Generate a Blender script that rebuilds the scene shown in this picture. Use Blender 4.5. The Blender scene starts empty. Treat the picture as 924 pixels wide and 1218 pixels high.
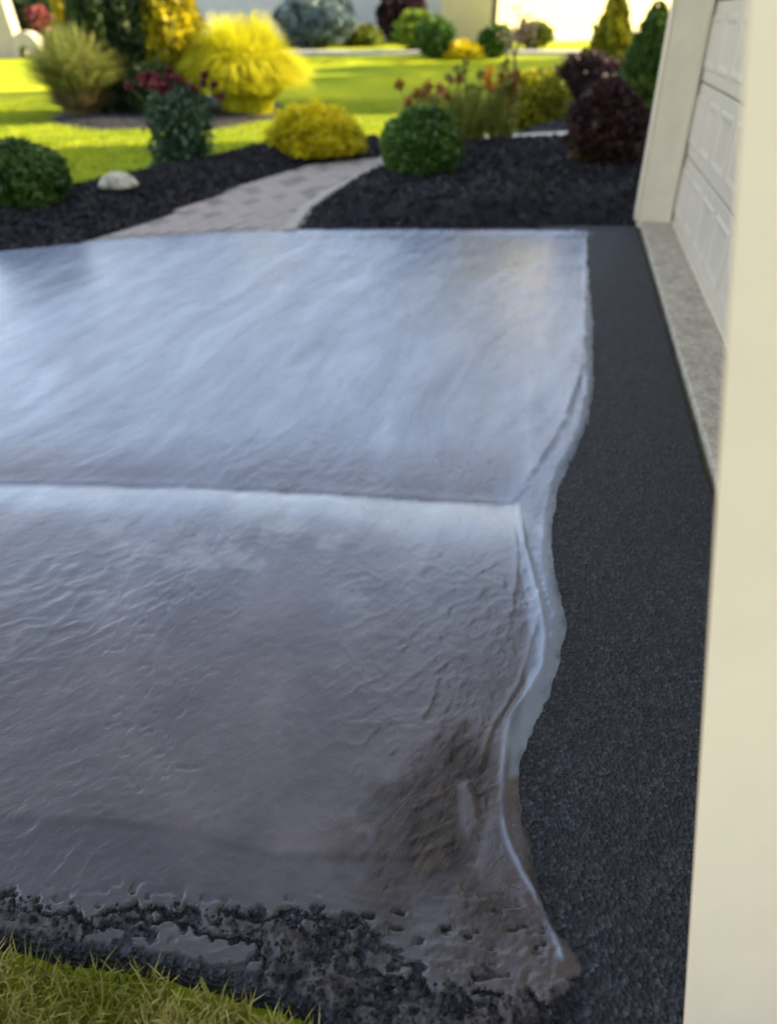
import bpy, bmesh, math, random
import numpy as np
from mathutils import Vector, Matrix

random.seed(7)
RNG = np.random.default_rng(11)
SC = bpy.context.scene
COL = SC.collection

# ------------------------------------------------------------------ camera, sky, sun, exposure
CAM_H = 1.55
PITCH = math.radians(33.84)
cam_d = bpy.data.cameras.new('camera')
cam = bpy.data.objects.new('camera', cam_d)
COL.objects.link(cam)
cam.location = (0, 0, CAM_H)
cam.rotation_euler = (math.radians(90) - PITCH, 0, 0)
cam_d.sensor_fit = 'HORIZONTAL'
cam_d.sensor_width = 36.0
cam_d.lens = 36.0 * 886 / 924
cam_d.clip_start = 0.05
cam_d.clip_end = 3000
cam_d.dof.use_dof = True
cam_d.dof.focus_distance = 1.8
cam_d.dof.aperture_fstop = 2.0
SC.camera = cam

SUN_EL = math.radians(28)
SUN_DIR = Vector((0.975 * math.cos(SUN_EL), 0.22 * math.cos(SUN_EL), math.sin(SUN_EL))).normalized()
world = bpy.data.worlds.new('World')
SC.world = world
world.use_nodes = True
wn = world.node_tree.nodes
wl = world.node_tree.links
sky = wn.new('ShaderNodeTexSky')
sky.sky_type = 'NISHITA'
sky.sun_disc = False
sky.sun_elevation = SUN_EL
sky.sun_rotation = math.atan2(SUN_DIR.x, SUN_DIR.y)
sky.altitude = 50
sky.dust_density = 1.6
sky.ozone_density = 1.6
wn['Background'].inputs['Strength'].default_value = 0.13
hs = wn.new('ShaderNodeHueSaturation')        # a milky, slightly veiled blue sky
hs.inputs['Saturation'].default_value = 0.56
wl.new(sky.outputs['Color'], hs.inputs['Color'])
wl.new(hs.outputs['Color'], wn['Background'].inputs['Color'])

sun_d = bpy.data.lights.new('sun', 'SUN')
sun_d.energy = 5.0
sun_d.angle = math.radians(0.5)
sun_d.color = (1.0, 0.83, 0.55)
sun = bpy.data.objects.new('sun', sun_d)
sun.rotation_euler = SUN_DIR.to_track_quat('Z', 'Y').to_euler()
sun.location = (30, 8, 20)
COL.objects.link(sun)

SC.view_settings.view_transform = 'Standard'
SC.view_settings.look = 'None'
SC.view_settings.gamma = 1.0
SC.view_settings.exposure = 2.3

# ------------------------------------------------------------------ measuring helpers (survey of the place)
F_, CX, CY = 886.0, 462.0, 609.0


def ray(u, v):
    r = (u - CX) / F_
    d = (v - CY) / F_
    return Vector((r, math.cos(PITCH) - d * math.sin(PITCH), -math.sin(PITCH) - d * math.cos(PITCH)))


def rise(y):
    """the lawn climbs gently towards the houses"""
    t = min(max((y - 17.0) / 17.0, 0.0), 1.0)
    return 0.62 * t * t * (3 - 2 * t)


def at(u, v, z=0.0):
    d = ray(u, v)
    t = (z - CAM_H) / d.z
    for _ in range(60):
        t = .5 * t + .5 * (z + rise(d.y * t) - CAM_H) / d.z
    return (d.x * t, d.y * t)


def scale_at(u, v):
    return at(u, v)[1] / ray(u, v).y / F_     # metres per photograph pixel at the foot point


def smooth(p, n=4):
    """Catmull-Rom through the points of an open line"""
    p = np.vstack([2 * p[0] - p[1], p, 2 * p[-1] - p[-2]])
    out = []
    for i in range(1, len(p) - 2):
        for q in range(n):
            t = q / n
            out.append(.5 * ((2 * p[i]) + (p[i + 1] - p[i - 1]) * t + (2 * p[i - 1] - 5 * p[i] + 4 * p[i + 1] - p[i + 2]) * t * t + (3 * p[i] - p[i - 1] - 3 * p[i + 1] + p[i + 2]) * t ** 3))
    return np.array(out + [p[-2]])


def W(pts):
    return np.array([at(*p) for p in pts])


# ------------------------------------------------------------------ noise
def _hash(ix, iy, seed):
    h = (ix.astype(np.int64) * 374761393 + iy.astype(np.int64) * 668265263 + seed * 974711) & 0xFFFFFFFF
    h = ((h ^ (h >> 13)) * 1274126177) & 0xFFFFFFFF
    h = h ^ (h >> 16)
    return (h & 0xFFFF) / 65535.0


def vnoise(x, y, seed=0):
    ix = np.floor(x); iy = np.floor(y)
    fx = x - ix; fy = y - iy
    fx = fx * fx * fx * (fx * (fx * 6 - 15) + 10); fy = fy * fy * fy * (fy * (fy * 6 - 15) + 10)
    a = _hash(ix, iy, seed); b = _hash(ix + 1, iy, seed)
    c = _hash(ix, iy + 1, seed); d = _hash(ix + 1, iy + 1, seed)
    return (a + (b - a) * fx) * (1 - fy) + (c + (d - c) * fx) * fy


def fbm(x, y, seed=0, octaves=4):
    s = 0; a = 0.5
    for k in range(octaves):
        s = s + a * (vnoise(x, y, seed + k * 17) - 0.5)
        x = x * 2.03 + 7.1; y = y * 2.03 + 3.7; a *= 0.5
    return s                                    # about -0.5 .. 0.5


def ridged(x, y, seed=0, octaves=3):
    s = 0; a = 0.6
    for k in range(octaves):
        s = s + a * (1 - np.abs(2 * vnoise(x, y, seed + k * 31) - 1)) ** 3
        x = x * 2.1 + 1.3; y = y * 2.1 + 4.1; a *= 0.5
    return s


def sstep(a, b, x):
    t = np.clip((x - a) / (b - a), 0, 1)
    return t * t * (3 - 2 * t)


def seg_dist(X, Y, poly, closed):
    d = np.full(X.shape, 1e9)
    n = len(poly)
    for i in range(n if closed else n - 1):
        x0, y0 = poly[i]; x1, y1 = poly[(i + 1) % n]
        dx, dy = x1 - x0, y1 - y0
        L = dx * dx + dy * dy + 1e-12
        t = np.clip(((X - x0) * dx + (Y - y0) * dy) / L, 0, 1)
        d = np.minimum(d, np.hypot(X - x0 - t * dx, Y - y0 - t * dy))
    return d


def inside(X, Y, poly):
    r = np.zeros(X.shape, bool)
    n = len(poly)
    for i in range(n):
        x0, y0 = poly[i]; x1, y1 = poly[(i + 1) % n]
        if y0 == y1:
            continue
        r ^= ((y0 > Y) != (y1 > Y)) & (X < (x1 - x0) * (Y - y0) / (y1 - y0) + x0)
    return r


def sdf(X, Y, poly):
    d = seg_dist(X, Y, poly, True)
    return np.where(inside(X, Y, poly), d, -d)


# ------------------------------------------------------------------ object helpers
def link(name, me, mat=None, parent=None, loc=None, rotz=0.0):
    o = bpy.data.objects.new(name, me)
    COL.objects.link(o)
    if mat is not None and me is not None and not me.materials:
        for m in (mat if isinstance(mat, (list, tuple)) else [mat]):
            me.materials.append(m)
    if parent is not None:
        o.parent = parent
    if loc is not None:
        o.location = loc
    if rotz:
        o.rotation_euler = (0, 0, rotz)
    return o


def tag(o, label=None, cat=None, group=None, kind=None):
    if label: o['label'] = label
    if cat: o['category'] = cat
    if group: o['group'] = group
    if kind: o['kind'] = kind
    return o


def thing(name, label, cat, loc=(0, 0, 0), rotz=0.0, group=None):
    return tag(link(name, None, loc=loc, rotz=rotz), label, cat, group)


def np_mesh(name, V, Q, smooth=False, attrs=None):
    """V (n,3), Q (m,4) or (m,3) -> mesh"""
    V = np.asarray(V, np.float32); Q = np.asarray(Q, np.int32)
    me = bpy.data.meshes.new(name)
    me.vertices.add(len(V))
    me.vertices.foreach_set('co', V.ravel())
    k = Q.shape[1]
    me.loops.add(Q.size)
    me.loops.foreach_set('vertex_index', Q.ravel())
    me.polygons.add(len(Q))
    me.polygons.foreach_set('loop_start', np.arange(0, Q.size, k, dtype=np.int32))
    me.polygons.foreach_set('loop_total', np.full(len(Q), k, np.int32))
    me.polygons.foreach_set('use_smooth', np.full(len(Q), smooth, bool))
    me.update(calc_edges=True)
    for an, av in (attrs or {}).items():
        a = me.attributes.new(an, 'FLOAT', 'POINT')
        a.data.foreach_set('value', np.asarray(av, np.float32).ravel())
    me.validate()
    return me


def bm_mesh(name, bm, smooth=False):
    bmesh.ops.recalc_face_normals(bm, faces=bm.faces[:])
    me = bpy.data.meshes.new(name)
    bm.to_mesh(me); bm.free()
    if smooth:
        for p in me.polygons:
            p.use_smooth = True
    return me


def box(bm, x0, x1, y0, y1, z0, z1, bevel=0.0):
    r = bmesh.ops.create_cube(bm, size=1.0)
    vs = r['verts']
    for v in vs:
        v.co = Vector((x0 + (v.co.x + .5) * (x1 - x0), y0 + (v.co.y + .5) * (y1 - y0), z0 + (v.co.z + .5) * (z1 - z0)))
    if bevel:
        es = list({e for v in vs for e in v.link_edges})
        bmesh.ops.bevel(bm, geom=es, offset=bevel, segments=1, affect='EDGES')


def box_obj(name, dims, mat, parent=None, bevel=0.0):
    bm = bmesh.new()
    box(bm, *dims, bevel=bevel)
    return link(name, bm_mesh(name, bm), mat, parent)


def prism(bm, poly, z0, z1):
    lo = [bm.verts.new((x, y, z0)) for x, y in poly]
    hi = [bm.verts.new((x, y, z1)) for x, y in poly]
    n = len(poly)
    bm.faces.new(lo[::-1]); bm.faces.new(hi)
    for i in range(n):
        bm.faces.new((lo[i], lo[(i + 1) % n], hi[(i + 1) % n], hi[i]))


# ------------------------------------------------------------------ materials
class Mat:
    def __init__(self, name, rough=0.6, ior=None):
        self.m = bpy.data.materials.new(name)
        self.m.use_nodes = True
        self.t = self.m.node_tree
        self.N = self.t.nodes
        self.b = self.N['Principled BSDF']
        self.b.inputs['Roughness'].default_value = rough
        if ior:
            self.b.inputs['IOR'].default_value = ior
        self._co = None

    def n(self, kind, **kw):
        x = self.N.new('ShaderNode' + kind)
        for k, v in kw.items():
            setattr(x, k, v)
        return x

    def l(self, a, b):
        self.t.links.new(a, b)

    def coord(self, scale=(1, 1, 1), rot=(0, 0, 0)):
        if self._co is None:
            self._co = self.n('TexCoord')
        src = self._co.outputs['Object']
        if any(rot):                                  # turn first, stretch afterwards
            m0 = self.n('Mapping')
            m0.inputs['Rotation'].default_value = rot
            self.l(src, m0.inputs['Vector'])
            src = m0.outputs['Vector']
        mp = self.n('Mapping')
        mp.inputs['Scale'].default_value = scale
        self.l(src, mp.inputs['Vector'])
        return mp.outputs['Vector']

    def noise(self, scale, detail=4, rough=0.55, vec=None, dist=0.0):
        x = self.n('TexNoise')
        x.inputs['Scale'].default_value = scale
        x.inputs['Detail'].default_value = detail
        x.inputs['Roughness'].default_value = rough
        x.inputs['Distortion'].default_value = dist
        self.l(vec if vec is not None else self.coord(), x.inputs['Vector'])
        return x.outputs['Fac']

    def voro(self, scale, feature='F1', out='Distance', vec=None):
        x = self.n('TexVoronoi', feature=feature)
        x.inputs['Scale'].default_value = scale
        self.l(vec if vec is not None else self.coord(), x.inputs['Vector'])
        return x.outputs[out]

    def attr(self, name):
        x = self.n('Attribute', attribute_name=name)
        return x.outputs['Fac']

    def ramp(self, fac, stops):
        x = self.n('ValToRGB')
        e = x.color_ramp.elements
        while len(e) < len(stops):
            e.new(0.5)
        for i, (p, c) in enumerate(stops):
            e[i].position = p
            e[i].color = (c[0], c[1], c[2], 1) if not isinstance(c, (int, float)) else (c, c, c, 1)
        self.l(fac, x.inputs['Fac'])
        return x.outputs['Color']

    def mix(self, fac, a, b, mode='MIX'):
        x = self.n('Mix', data_type='RGBA', blend_type=mode)
        for s, v in ((0, fac), (6, a), (7, b)):
            if hasattr(v, 'links') or hasattr(v, 'is_linked'):
                self.l(v, x.inputs[s])
            else:
                x.inputs[s].default_value = v if isinstance(v, (int, float)) else (v[0], v[1], v[2], 1)
        return x.outputs[2]

    def math(self, op, a, b=0.0, c=None, clamp=False):
        x = self.n('Math', operation=op)
        x.use_clamp = clamp
        for i, v in enumerate((a, b) if c is None else (a, b, c)):
            if hasattr(v, 'is_linked'):
                self.l(v, x.inputs[i])
            else:
                x.inputs[i].default_value = v
        return x.outputs[0]

    def col(self, v):
        if hasattr(v, 'is_linked'):
            self.l(v, self.b.inputs['Base Color'])
        else:
            self.b.inputs['Base Color'].default_value = (v[0], v[1], v[2], 1)
        return self

    def rough(self, v):
        self.l(v, self.b.inputs['Roughness'])
        return self

    def bump(self, h, strength=0.5, dist=0.01, prev=None):
        x = self.n('Bump')
        x.inputs['Strength'].default_value = strength
        x.inputs['Distance'].default_value = dist
        self.l(h, x.inputs['Height'])
        if prev is not None:
            self.l(prev, x.inputs['Normal'])
        self.l(x.outputs['Normal'], self.b.inputs['Normal'])
        return x.outputs['Normal']


def leaf_mat(name, stops, rough=0.55, trans=0.35):
    """leaves: colour picked per leaf from the attribute tint, some light passes through"""
    k = Mat(name, rough)
    c = k.ramp(k.attr('tint'), stops)
    k.col(c)
    k.b.inputs['Specular IOR Level'].default_value = 0.25
    tr = k.n('BsdfTranslucent')
    k.l(c, tr.inputs['Color'])
    ms = k.n('MixShader')
    ms.inputs[0].default_value = trans
    out = k.N['Material Output']
    k.l(k.b.outputs[0], ms.inputs[1]); k.l(tr.outputs[0], ms.inputs[2])
    k.l(ms.outputs[0], out.inputs['Surface'])
    return k.m


def paint_mat(name, c, var=0.06, rough=0.5, scale=6):
    k = Mat(name, rough)
    f = k.noise(scale, 5, 0.6)
    d = [max(0, v * (1 - var * 2.2)) for v in c]
    k.col(k.ramp(f, [(0.3, d), (0.65, c)]))
    k.bump(k.noise(90, 3), 0.15, 0.002)
    return k.m


# wet coating
k = Mat('wet_sealer', 0.3, 1.62)
diag = (0, 0, math.radians(17))
diag2 = (0, 0, math.radians(48))
st = k.noise(1.0, 5, 0.6, k.coord((5.0, 0.9, 1), diag), 0.9)
st2 = k.noise(2.2, 5, 0.62, None, 0.8)
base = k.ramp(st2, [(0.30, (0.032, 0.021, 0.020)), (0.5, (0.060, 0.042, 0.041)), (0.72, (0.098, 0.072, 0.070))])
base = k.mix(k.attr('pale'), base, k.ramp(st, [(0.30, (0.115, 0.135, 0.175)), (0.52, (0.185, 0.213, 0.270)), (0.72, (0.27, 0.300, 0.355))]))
brown = k.ramp(k.noise(12, 5, 0.65, k.coord((3.5, 0.8, 1), (0, 0, math.radians(38))), 1.2), [(0.40, (0.008, 0.0045, 0.002)), (0.56, (0.036, 0.023, 0.012)), (0.75, (0.075, 0.052, 0.031))])
base = k.mix(k.attr('joint_sheen'), base, k.ramp(st2, [(0.3, (0.32, 0.325, 0.32)), (0.65, (0.54, 0.55, 0.54))]))  # bright sheen beside the joint, put into the base colour
base = k.mix(k.attr('deep'), base, (0.020, 0.015, 0.018))
base = k.mix(k.attr('stain'), base, brown)
grain = k.noise(160, 2, 0.5)
base = k.mix(k.math('MULTIPLY', k.attr('thin'), k.ramp(grain, [(0.4, 1.0), (0.58, 0.25)])), base, (0.028, 0.027, 0.029))
k.col(base)
ro = k.ramp(k.noise(3.5, 4, 0.6, k.coord((3, 1, 1), diag)), [(0.32, 0.15), (0.7, 0.32)])
ro = k.mix(k.attr('stain'), ro, (0.16, 0.16, 0.16))
ro = k.mix(k.attr('film'), ro, (0.10, 0.10, 0.10))
ro = k.mix(k.attr('thin'), ro, (0.55, 0.55, 0.55))
k.rough(ro)
k.l(k.math('MULTIPLY_ADD', k.math('MAXIMUM', k.math('MULTIPLY', k.attr('stain'), 0.8), k.attr('thin')), -0.36, 0.5), k.b.inputs['Specular IOR Level'])
rub = k.bump(k.math('MULTIPLY', k.attr('thin'), k.noise(55, 5, 0.7)), 0.9, 0.02)
n1 = k.bump(k.noise(22, 4, 0.55, k.coord((1.5, 0.6, 1), diag2), 0.8), 0.18, 0.012, rub)
nz = k.bump(k.noise(170, 4, 0.6), 0.30, 0.003, n1)
k.bump(k.noise(1, 4, 0.55, k.coord((70, 3.5, 1), diag), 0.3), 0.10, 0.004, nz)
M_WET = k.m

k = Mat('fresh_asphalt', 0.62, 1.5)
k.b.inputs['Specular IOR Level'].default_value = 0.38
v1 = k.voro(105, 'F1', 'Distance')
vc = k.voro(105, 'F1', 'Color')
big = k.noise(2.3, 4, 0.6)
c1 = k.ramp(vc, [(0.15, (0.002, 0.002, 0.004)), (0.6, (0.006, 0.006, 0.009)), (0.95, (0.060, 0.063, 0.078))])
mid = k.noise(38, 3, .75)
c1 = k.mix(k.ramp(mid, [(0.50, 0.0), (0.72, 0.75)]), c1, (0.034, 0.036, 0.045))
c1 = k.mix(k.ramp(big, [(0.35, 0.0), (0.7, 0.4)]), c1, (0.009, 0.0095, 0.013))
k.col(c1)
k.bump(k.math('ADD', v1, k.noise(55, 4, .7)), 1.0, 0.012)
M_ASPHALT = k.m

k = Mat('lawn_ground', 0.9)
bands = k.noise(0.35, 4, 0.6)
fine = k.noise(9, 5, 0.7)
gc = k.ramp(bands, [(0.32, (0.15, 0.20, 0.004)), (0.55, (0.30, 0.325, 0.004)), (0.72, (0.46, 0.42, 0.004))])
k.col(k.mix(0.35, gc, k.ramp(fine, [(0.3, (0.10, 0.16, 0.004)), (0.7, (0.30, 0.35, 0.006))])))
k.b.inputs['Specular IOR Level'].default_value = 0.1
k.bump(k.noise(40, 4, 0.7), 0.9, 0.04)
M_LAWN = k.m

M_GRASS = leaf_mat('lawn_blades', [(0.0, (0.08, 0.085, 0.010)), (0.45, (0.25, 0.23, 0.035)), (0.75, (0.40, 0.33, 0.085)), (1.0, (0.54, 0.43, 0.19))])
M_GRASS2 = leaf_mat('far_lawn_blades', [(0.0, (0.08, 0.15, 0.006)), (0.6, (0.23, 0.28, 0.006)), (1.0, (0.42, 0.40, 0.008))])

k = Mat('black_mulch', 0.85)
k.col(k.ramp(k.attr('tint'), [(0.0, (0.006, 0.006, 0.008)), (0.7, (0.012, 0.012, 0.016)), (0.96, (0.020, 0.019, 0.022)), (1.0, (0.060, 0.050, 0.040))]))
k.b.inputs['Specular IOR Level'].default_value = 0.3
k.bump(k.noise(60, 4, 0.65), 0.8, 0.015)
M_MULCH = k.m


def paver_mat(name, a, b):
    k = Mat(name, 0.8)
    f = k.noise(14, 5, 0.65)
    k.col(k.ramp(f, [(0.3, a), (0.7, b)]))
    k.bump(k.noise(120, 3), 0.4, 0.003)
    return k.m


M_PAVE = [paver_mat('paver_grey', (0.20, 0.170, 0.148), (0.29, 0.250, 0.218)),
          paver_mat('paver_rose', (0.215, 0.175, 0.150), (0.31, 0.255, 0.218)),
          paver_mat('paver_dark', (0.12, 0.10, 0.09), (0.19, 0.16, 0.142))]
M_EDGE = paver_mat('edging_stone', (0.24, 0.215, 0.18), (0.34, 0.305, 0.255))
M_SAND = paver_mat('joint_sand', (0.13, 0.115, 0.10), (0.20, 0.18, 0.16))

k = Mat('apron_concrete', 0.8)
f1 = k.noise(9, 6, 0.7)
f2 = k.voro(70, 'F1', 'Color')
k.col(k.mix(0.4, k.ramp(f1, [(0.3, (0.22, 0.18, 0.13)), (0.68, (0.52, 0.45, 0.34))]), k.ramp(f2, [(0.2, (0.17, 0.14, 0.10)), (0.8, (0.56, 0.48, 0.36))])))
k.bump(k.noise(75, 4, 0.6), 0.5, 0.006)
M_CONC = k.m

M_JAMB = paint_mat('cream_trim_paint', (0.69, 0.585, 0.43), 0.05, 0.45)
M_DOOR = paint_mat('almond_door_paint', (0.54, 0.46, 0.36), 0.04, 0.42)
M_SIDING = paint_mat('garage_siding', (0.74, 0.70, 0.58), 0.05, 0.6)
M_PANEL = paint_mat('cream_panel_paint', (0.97, 0.80, 0.61), 0.05, 0.55, 2)
k = Mat('roof_shingles', 0.9)
k.col(k.ramp(k.voro(5, 'F1', 'Color', k.coord((1, 3, 3))), [(0.1, (0.05, 0.045, 0.042)), (0.9, (0.12, 0.11, 0.10))]))
M_ROOF = k.m
M_WHITE = paint_mat('white_siding', (0.40, 0.405, 0.41), 0.05, 0.6, 2)
M_YELLOW = paint_mat('yellow_siding', (0.56, 0.46, 0.20), 0.05, 0.6, 2)
M_BEIGE = paint_mat('beige_stucco', (0.36, 0.31, 0.22), 0.06, 0.7, 2)
k = Mat('window_glass', 0.08)
k.col((0.02, 0.025, 0.03))
M_GLASS = k.m
k = Mat('bark', 0.9)
k.col(k.ramp(k.noise(9, 5, 0.7, k.coord((3, 3, 0.6))), [(0.3, (0.05, 0.035, 0.025)), (0.7, (0.16, 0.12, 0.085))]))
k.bump(k.noise(14, 5, 0.7, k.coord((3, 3, 0.5))), 0.8, 0.02)
M_BARK = k.m
k = Mat('street_paving', 0.8)
k.col(k.ramp(k.noise(5, 4), [(0.3, (0.22, 0.21, 0.20)), (0.7, (0.33, 0.32, 0.30))]))
M_STREET = k.m
M_CURB = paver_mat('pale_kerb', (0.42, 0.40, 0.34), (0.56, 0.53, 0.45))

G = lambda *c: c
M_BOX = leaf_mat('boxwood_leaves', [(0.0, (0.022, 0.055, 0.010)), (0.6, (0.060, 0.125, 0.018)), (1.0, (0.12, 0.20, 0.03))], 0.4, 0.2)
M_BOXD = leaf_mat('dark_boxwood_leaves', [(0.0, (0.018, 0.042, 0.008)), (0.6, (0.042, 0.090, 0.014)), (1.0, (0.09, 0.15, 0.02))], 0.45, 0.2)
M_GOLDM = leaf_mat('golden_cypress_leaves', [(0.0, (0.30, 0.25, 0.006)), (0.5, (0.58, 0.48, 0.008)), (1.0, (0.78, 0.64, 0.012))], 0.6, 0.35)
M_GOLD = leaf_mat('golden_leaves', [(0.0, (0.17, 0.16, 0.008)), (0.5, (0.40, 0.34, 0.010)), (1.0, (0.62, 0.48, 0.012))], 0.6, 0.45)
M_GOLDG = leaf_mat('golden_grass', [(0.0, (0.28, 0.27, 0.01)), (0.5, (0.50, 0.47, 0.012)), (1.0, (0.70, 0.63, 0.03))], 0.6, 0.5)
M_DKEV = leaf_mat('dark_evergreen_leaves', [(0.0, (0.010, 0.022, 0.010)), (0.6, (0.028, 0.050, 0.014)), (1.0, (0.065, 0.095, 0.014))], 0.6, 0.15)
M_CON = leaf_mat('olive_conifer_leaves', [(0.0, (0.045, 0.070, 0.008)), (0.6, (0.12, 0.15, 0.012)), (1.0, (0.25, 0.25, 0.016))], 0.6, 0.25)
M_MIDCON = leaf_mat('green_conifer_leaves', [(0.0, (0.018, 0.045, 0.012)), (0.6, (0.045, 0.090, 0.016)), (1.0, (0.11, 0.16, 0.02))], 0.6, 0.2)
M_BLUE = leaf_mat('blue_spruce_needles', [(0.0, (0.045, 0.070, 0.070)), (0.6, (0.11, 0.155, 0.160)), (1.0, (0.23, 0.29, 0.29))], 0.6, 0.15)
M_MAR = leaf_mat('maroon_leaves', [(0.0, (0.016, 0.007, 0.008)), (0.55, (0.045, 0.016, 0.018)), (0.92, (0.085, 0.030, 0.026)), (1.0, (0.10, 0.09, 0.02))], 0.5, 0.25)
M_DMAR = leaf_mat('dark_maroon_leaves', [(0.0, (0.012, 0.006, 0.008)), (0.6, (0.030, 0.012, 0.016)), (1.0, (0.060, 0.022, 0.024))], 0.5, 0.2)
M_ROSE = leaf_mat('rose_leaves', [(0.0, (0.016, 0.045, 0.022)), (0.6, (0.045, 0.095, 0.042)), (1.0, (0.12, 0.17, 0.08))], 0.4, 0.25)
M_PETAL = leaf_mat('red_petals', [(0.0, (0.06, 0.010, 0.014)), (0.6, (0.13, 0.018, 0.026)), (1.0, (0.22, 0.05, 0.055))], 0.5, 0.3)
M_BUD = leaf_mat('dark_red_buds', [(0.0, (0.05, 0.006, 0.010)), (1.0, (0.14, 0.012, 0.02))], 0.5, 0.2)
M_ORANGE = leaf_mat('orange_petals', [(0.0, (0.45, 0.14, 0.01)), (0.6, (0.70, 0.30, 0.015)), (1.0, (0.80, 0.50, 0.06))], 0.5, 0.3)
M_RUST = leaf_mat('rusty_seedheads', [(0.0, (0.16, 0.06, 0.015)), (1.0, (0.40, 0.20, 0.04))], 0.6, 0.3)
M_STEM = leaf_mat('olive_stems', [(0.0, (0.10, 0.115, 0.02)), (0.6, (0.22, 0.23, 0.04)), (1.0, (0.42, 0.38, 0.10))], 0.6, 0.35)
M_FEATH = leaf_mat('feather_grass_blades', [(0.0, (0.09, 0.11, 0.025)), (0.55, (0.21, 0.235, 0.055)), (1.0, (0.40, 0.38, 0.13))], 0.6, 0.4)
M_STRAW = leaf_mat('straw_blades', [(0.0, (0.11, 0.085, 0.04)), (1.0, (0.30, 0.24, 0.11))], 0.7, 0.3)
M_PINK = leaf_mat('pinkish_leaves', [(0.0, (0.25, 0.17, 0.08)), (1.0, (0.50, 0.36, 0.20))], 0.6, 0.4)
M_OLIVE = leaf_mat('yellow_olive_leaves', [(0.0, (0.07, 0.09, 0.006)), (0.5, (0.22, 0.21, 0.010)), (1.0, (0.46, 0.40, 0.012))], 0.6, 0.3)
M_LIME = leaf_mat('lime_leaves', [(0.0, (0.075, 0.13, 0.010)), (0.6, (0.17, 0.26, 0.016)), (1.0, (0.33, 0.38, 0.03))], 0.5, 0.4)
M_TREE = leaf_mat('shade_tree_leaves', [(0.0, (0.03, 0.06, 0.012)), (0.6, (0.07, 0.12, 0.02)), (1.0, (0.14, 0.19, 0.03))], 0.5, 0.3)
M_RED = leaf_mat('scarlet_petals', [(0.0, (0.12, 0.02, 0.02)), (0.6, (0.22, 0.045, 0.04)), (1.0, (0.32, 0.12, 0.08))], 0.5, 0.2)
M_CAP = paint_mat('pale_ornament_stone', (0.42, 0.38, 0.26), 0.35, 0.7, 14)


# ------------------------------------------------------------------ foliage builders
def leaf_quads(P, size, aspect=0.5, updir=0.3, out=None, rng=RNG, var=0.35):
    """one folded rhombus per point"""
    n = len(P)
    a = rng.normal(size=(n, 3))
    if out is not None:
        a = a * 0.8 + out * 0.9
    a[:, 2] += updir
    a /= np.linalg.norm(a, axis=1, keepdims=True) + 1e-9
    b = np.cross(a, rng.normal(size=(n, 3)))
    b /= np.linalg.norm(b, axis=1, keepdims=True) + 1e-9
    s = size * (1 + var * rng.uniform(-1, 1, (n, 1)))
    V = np.empty((n, 4, 3), np.float32)
    V[:, 0] = P - a * s * 0.5
    V[:, 1] = P + b * s * aspect * 0.5
    V[:, 2] = P + a * s * 0.5
    V[:, 3] = P - b * s * aspect * 0.5
    Q = np.arange(n * 4).reshape(n, 4)
    t = np.repeat(np.clip(rng.normal(0.5, 0.22, n), 0, 1), 4)
    return V.reshape(-1, 3), Q, t


def lumps(D, seed, amp, freq):
    r = np.random.default_rng(seed)
    s = np.zeros(len(D))
    for i in range(7):
        w = r.normal(size=3) * freq
        s += np.cos(D @ w + r.uniform(0, 6.28))
    return 1 + amp * s / 2.6


def crown_points(n, rx, ry, rz, shape='ball', seed=1, amp=0.06, freq=5.0, depth=0.35, cluster=0.0, nclump=60):
    """points spread through a lumpy crown standing on z = 0"""
    r = np.random.default_rng(seed)
    if cluster > 0:
        C = r.normal(size=(nclump, 3)); C /= np.linalg.norm(C, axis=1, keepdims=True)
        D = C[r.integers(0, nclump, n)] + r.normal(size=(n, 3)) * cluster
        D /= np.linalg.norm(D, axis=1, keepdims=True)
    else:
        D = r.normal(size=(n, 3)); D /= np.linalg.norm(D, axis=1, keepdims=True)
    R = (1 - depth * r.uniform(0, 1, n) ** 1.6) * lumps(D, seed + 5, amp, freq)
    if shape == 'ball':
        P = D * R[:, None] * (rx, ry, rz); P[:, 2] += rz
    elif shape == 'mound':
        D[:, 2] = np.abs(D[:, 2])
        P = D * R[:, None] * (rx, ry, rz)
    elif shape in ('cone', 'column', 'vase', 'egg'):
        z = r.uniform(0, 1, n)
        th = r.uniform(0, 2 * math.pi, n)
        if shape == 'cone':
            z = 1 - np.sqrt(1 - z * 0.999)
            prof = (1 - z) ** 0.66 * sstep(-0.05, 0.10, z)
        elif shape == 'column':
            prof = np.sqrt(np.clip(1 - np.abs(2 * z - 0.86) ** 3.0 / 1.5, 0, 1)) * (1 - sstep(.8, 1.0, z) * .6)
        elif shape == 'egg':
            prof = np.sqrt(np.clip(4 * z * (1 - z), 0, 1)) * (1.12 - 0.35 * z)
        else:
            prof = 0.30 + 0.70 * sstep(0.0, 0.75, z) - 0.25 * sstep(0.85, 1.0, z)
        D = np.stack([np.cos(th), np.sin(th), z * 2], 1)
        R = (1 - depth * r.uniform(0, 1, n) ** 1.5) * lumps(D, seed + 5, amp, freq)
        P = np.stack([np.cos(th) * prof * R * rx, np.sin(th) * prof * R * ry, z * rz * 2], 1)
        D = np.stack([np.cos(th), np.sin(th), 0.3 * np.ones(n)], 1)
    P[:, 2] = np.maximum(P[:, 2], 0.01)
    return P, D


def clump_tint(P, t, seed, f=6.0, amp=0.25):
    r = np.random.default_rng(seed)
    s = np.zeros(len(P))
    for i in range(6):
        s += np.cos(P @ (r.normal(size=3) * f) + r.uniform(0, 6.28))
    return np.clip(t + np.repeat(s / 2.4 * amp, 4), 0, 1)


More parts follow.
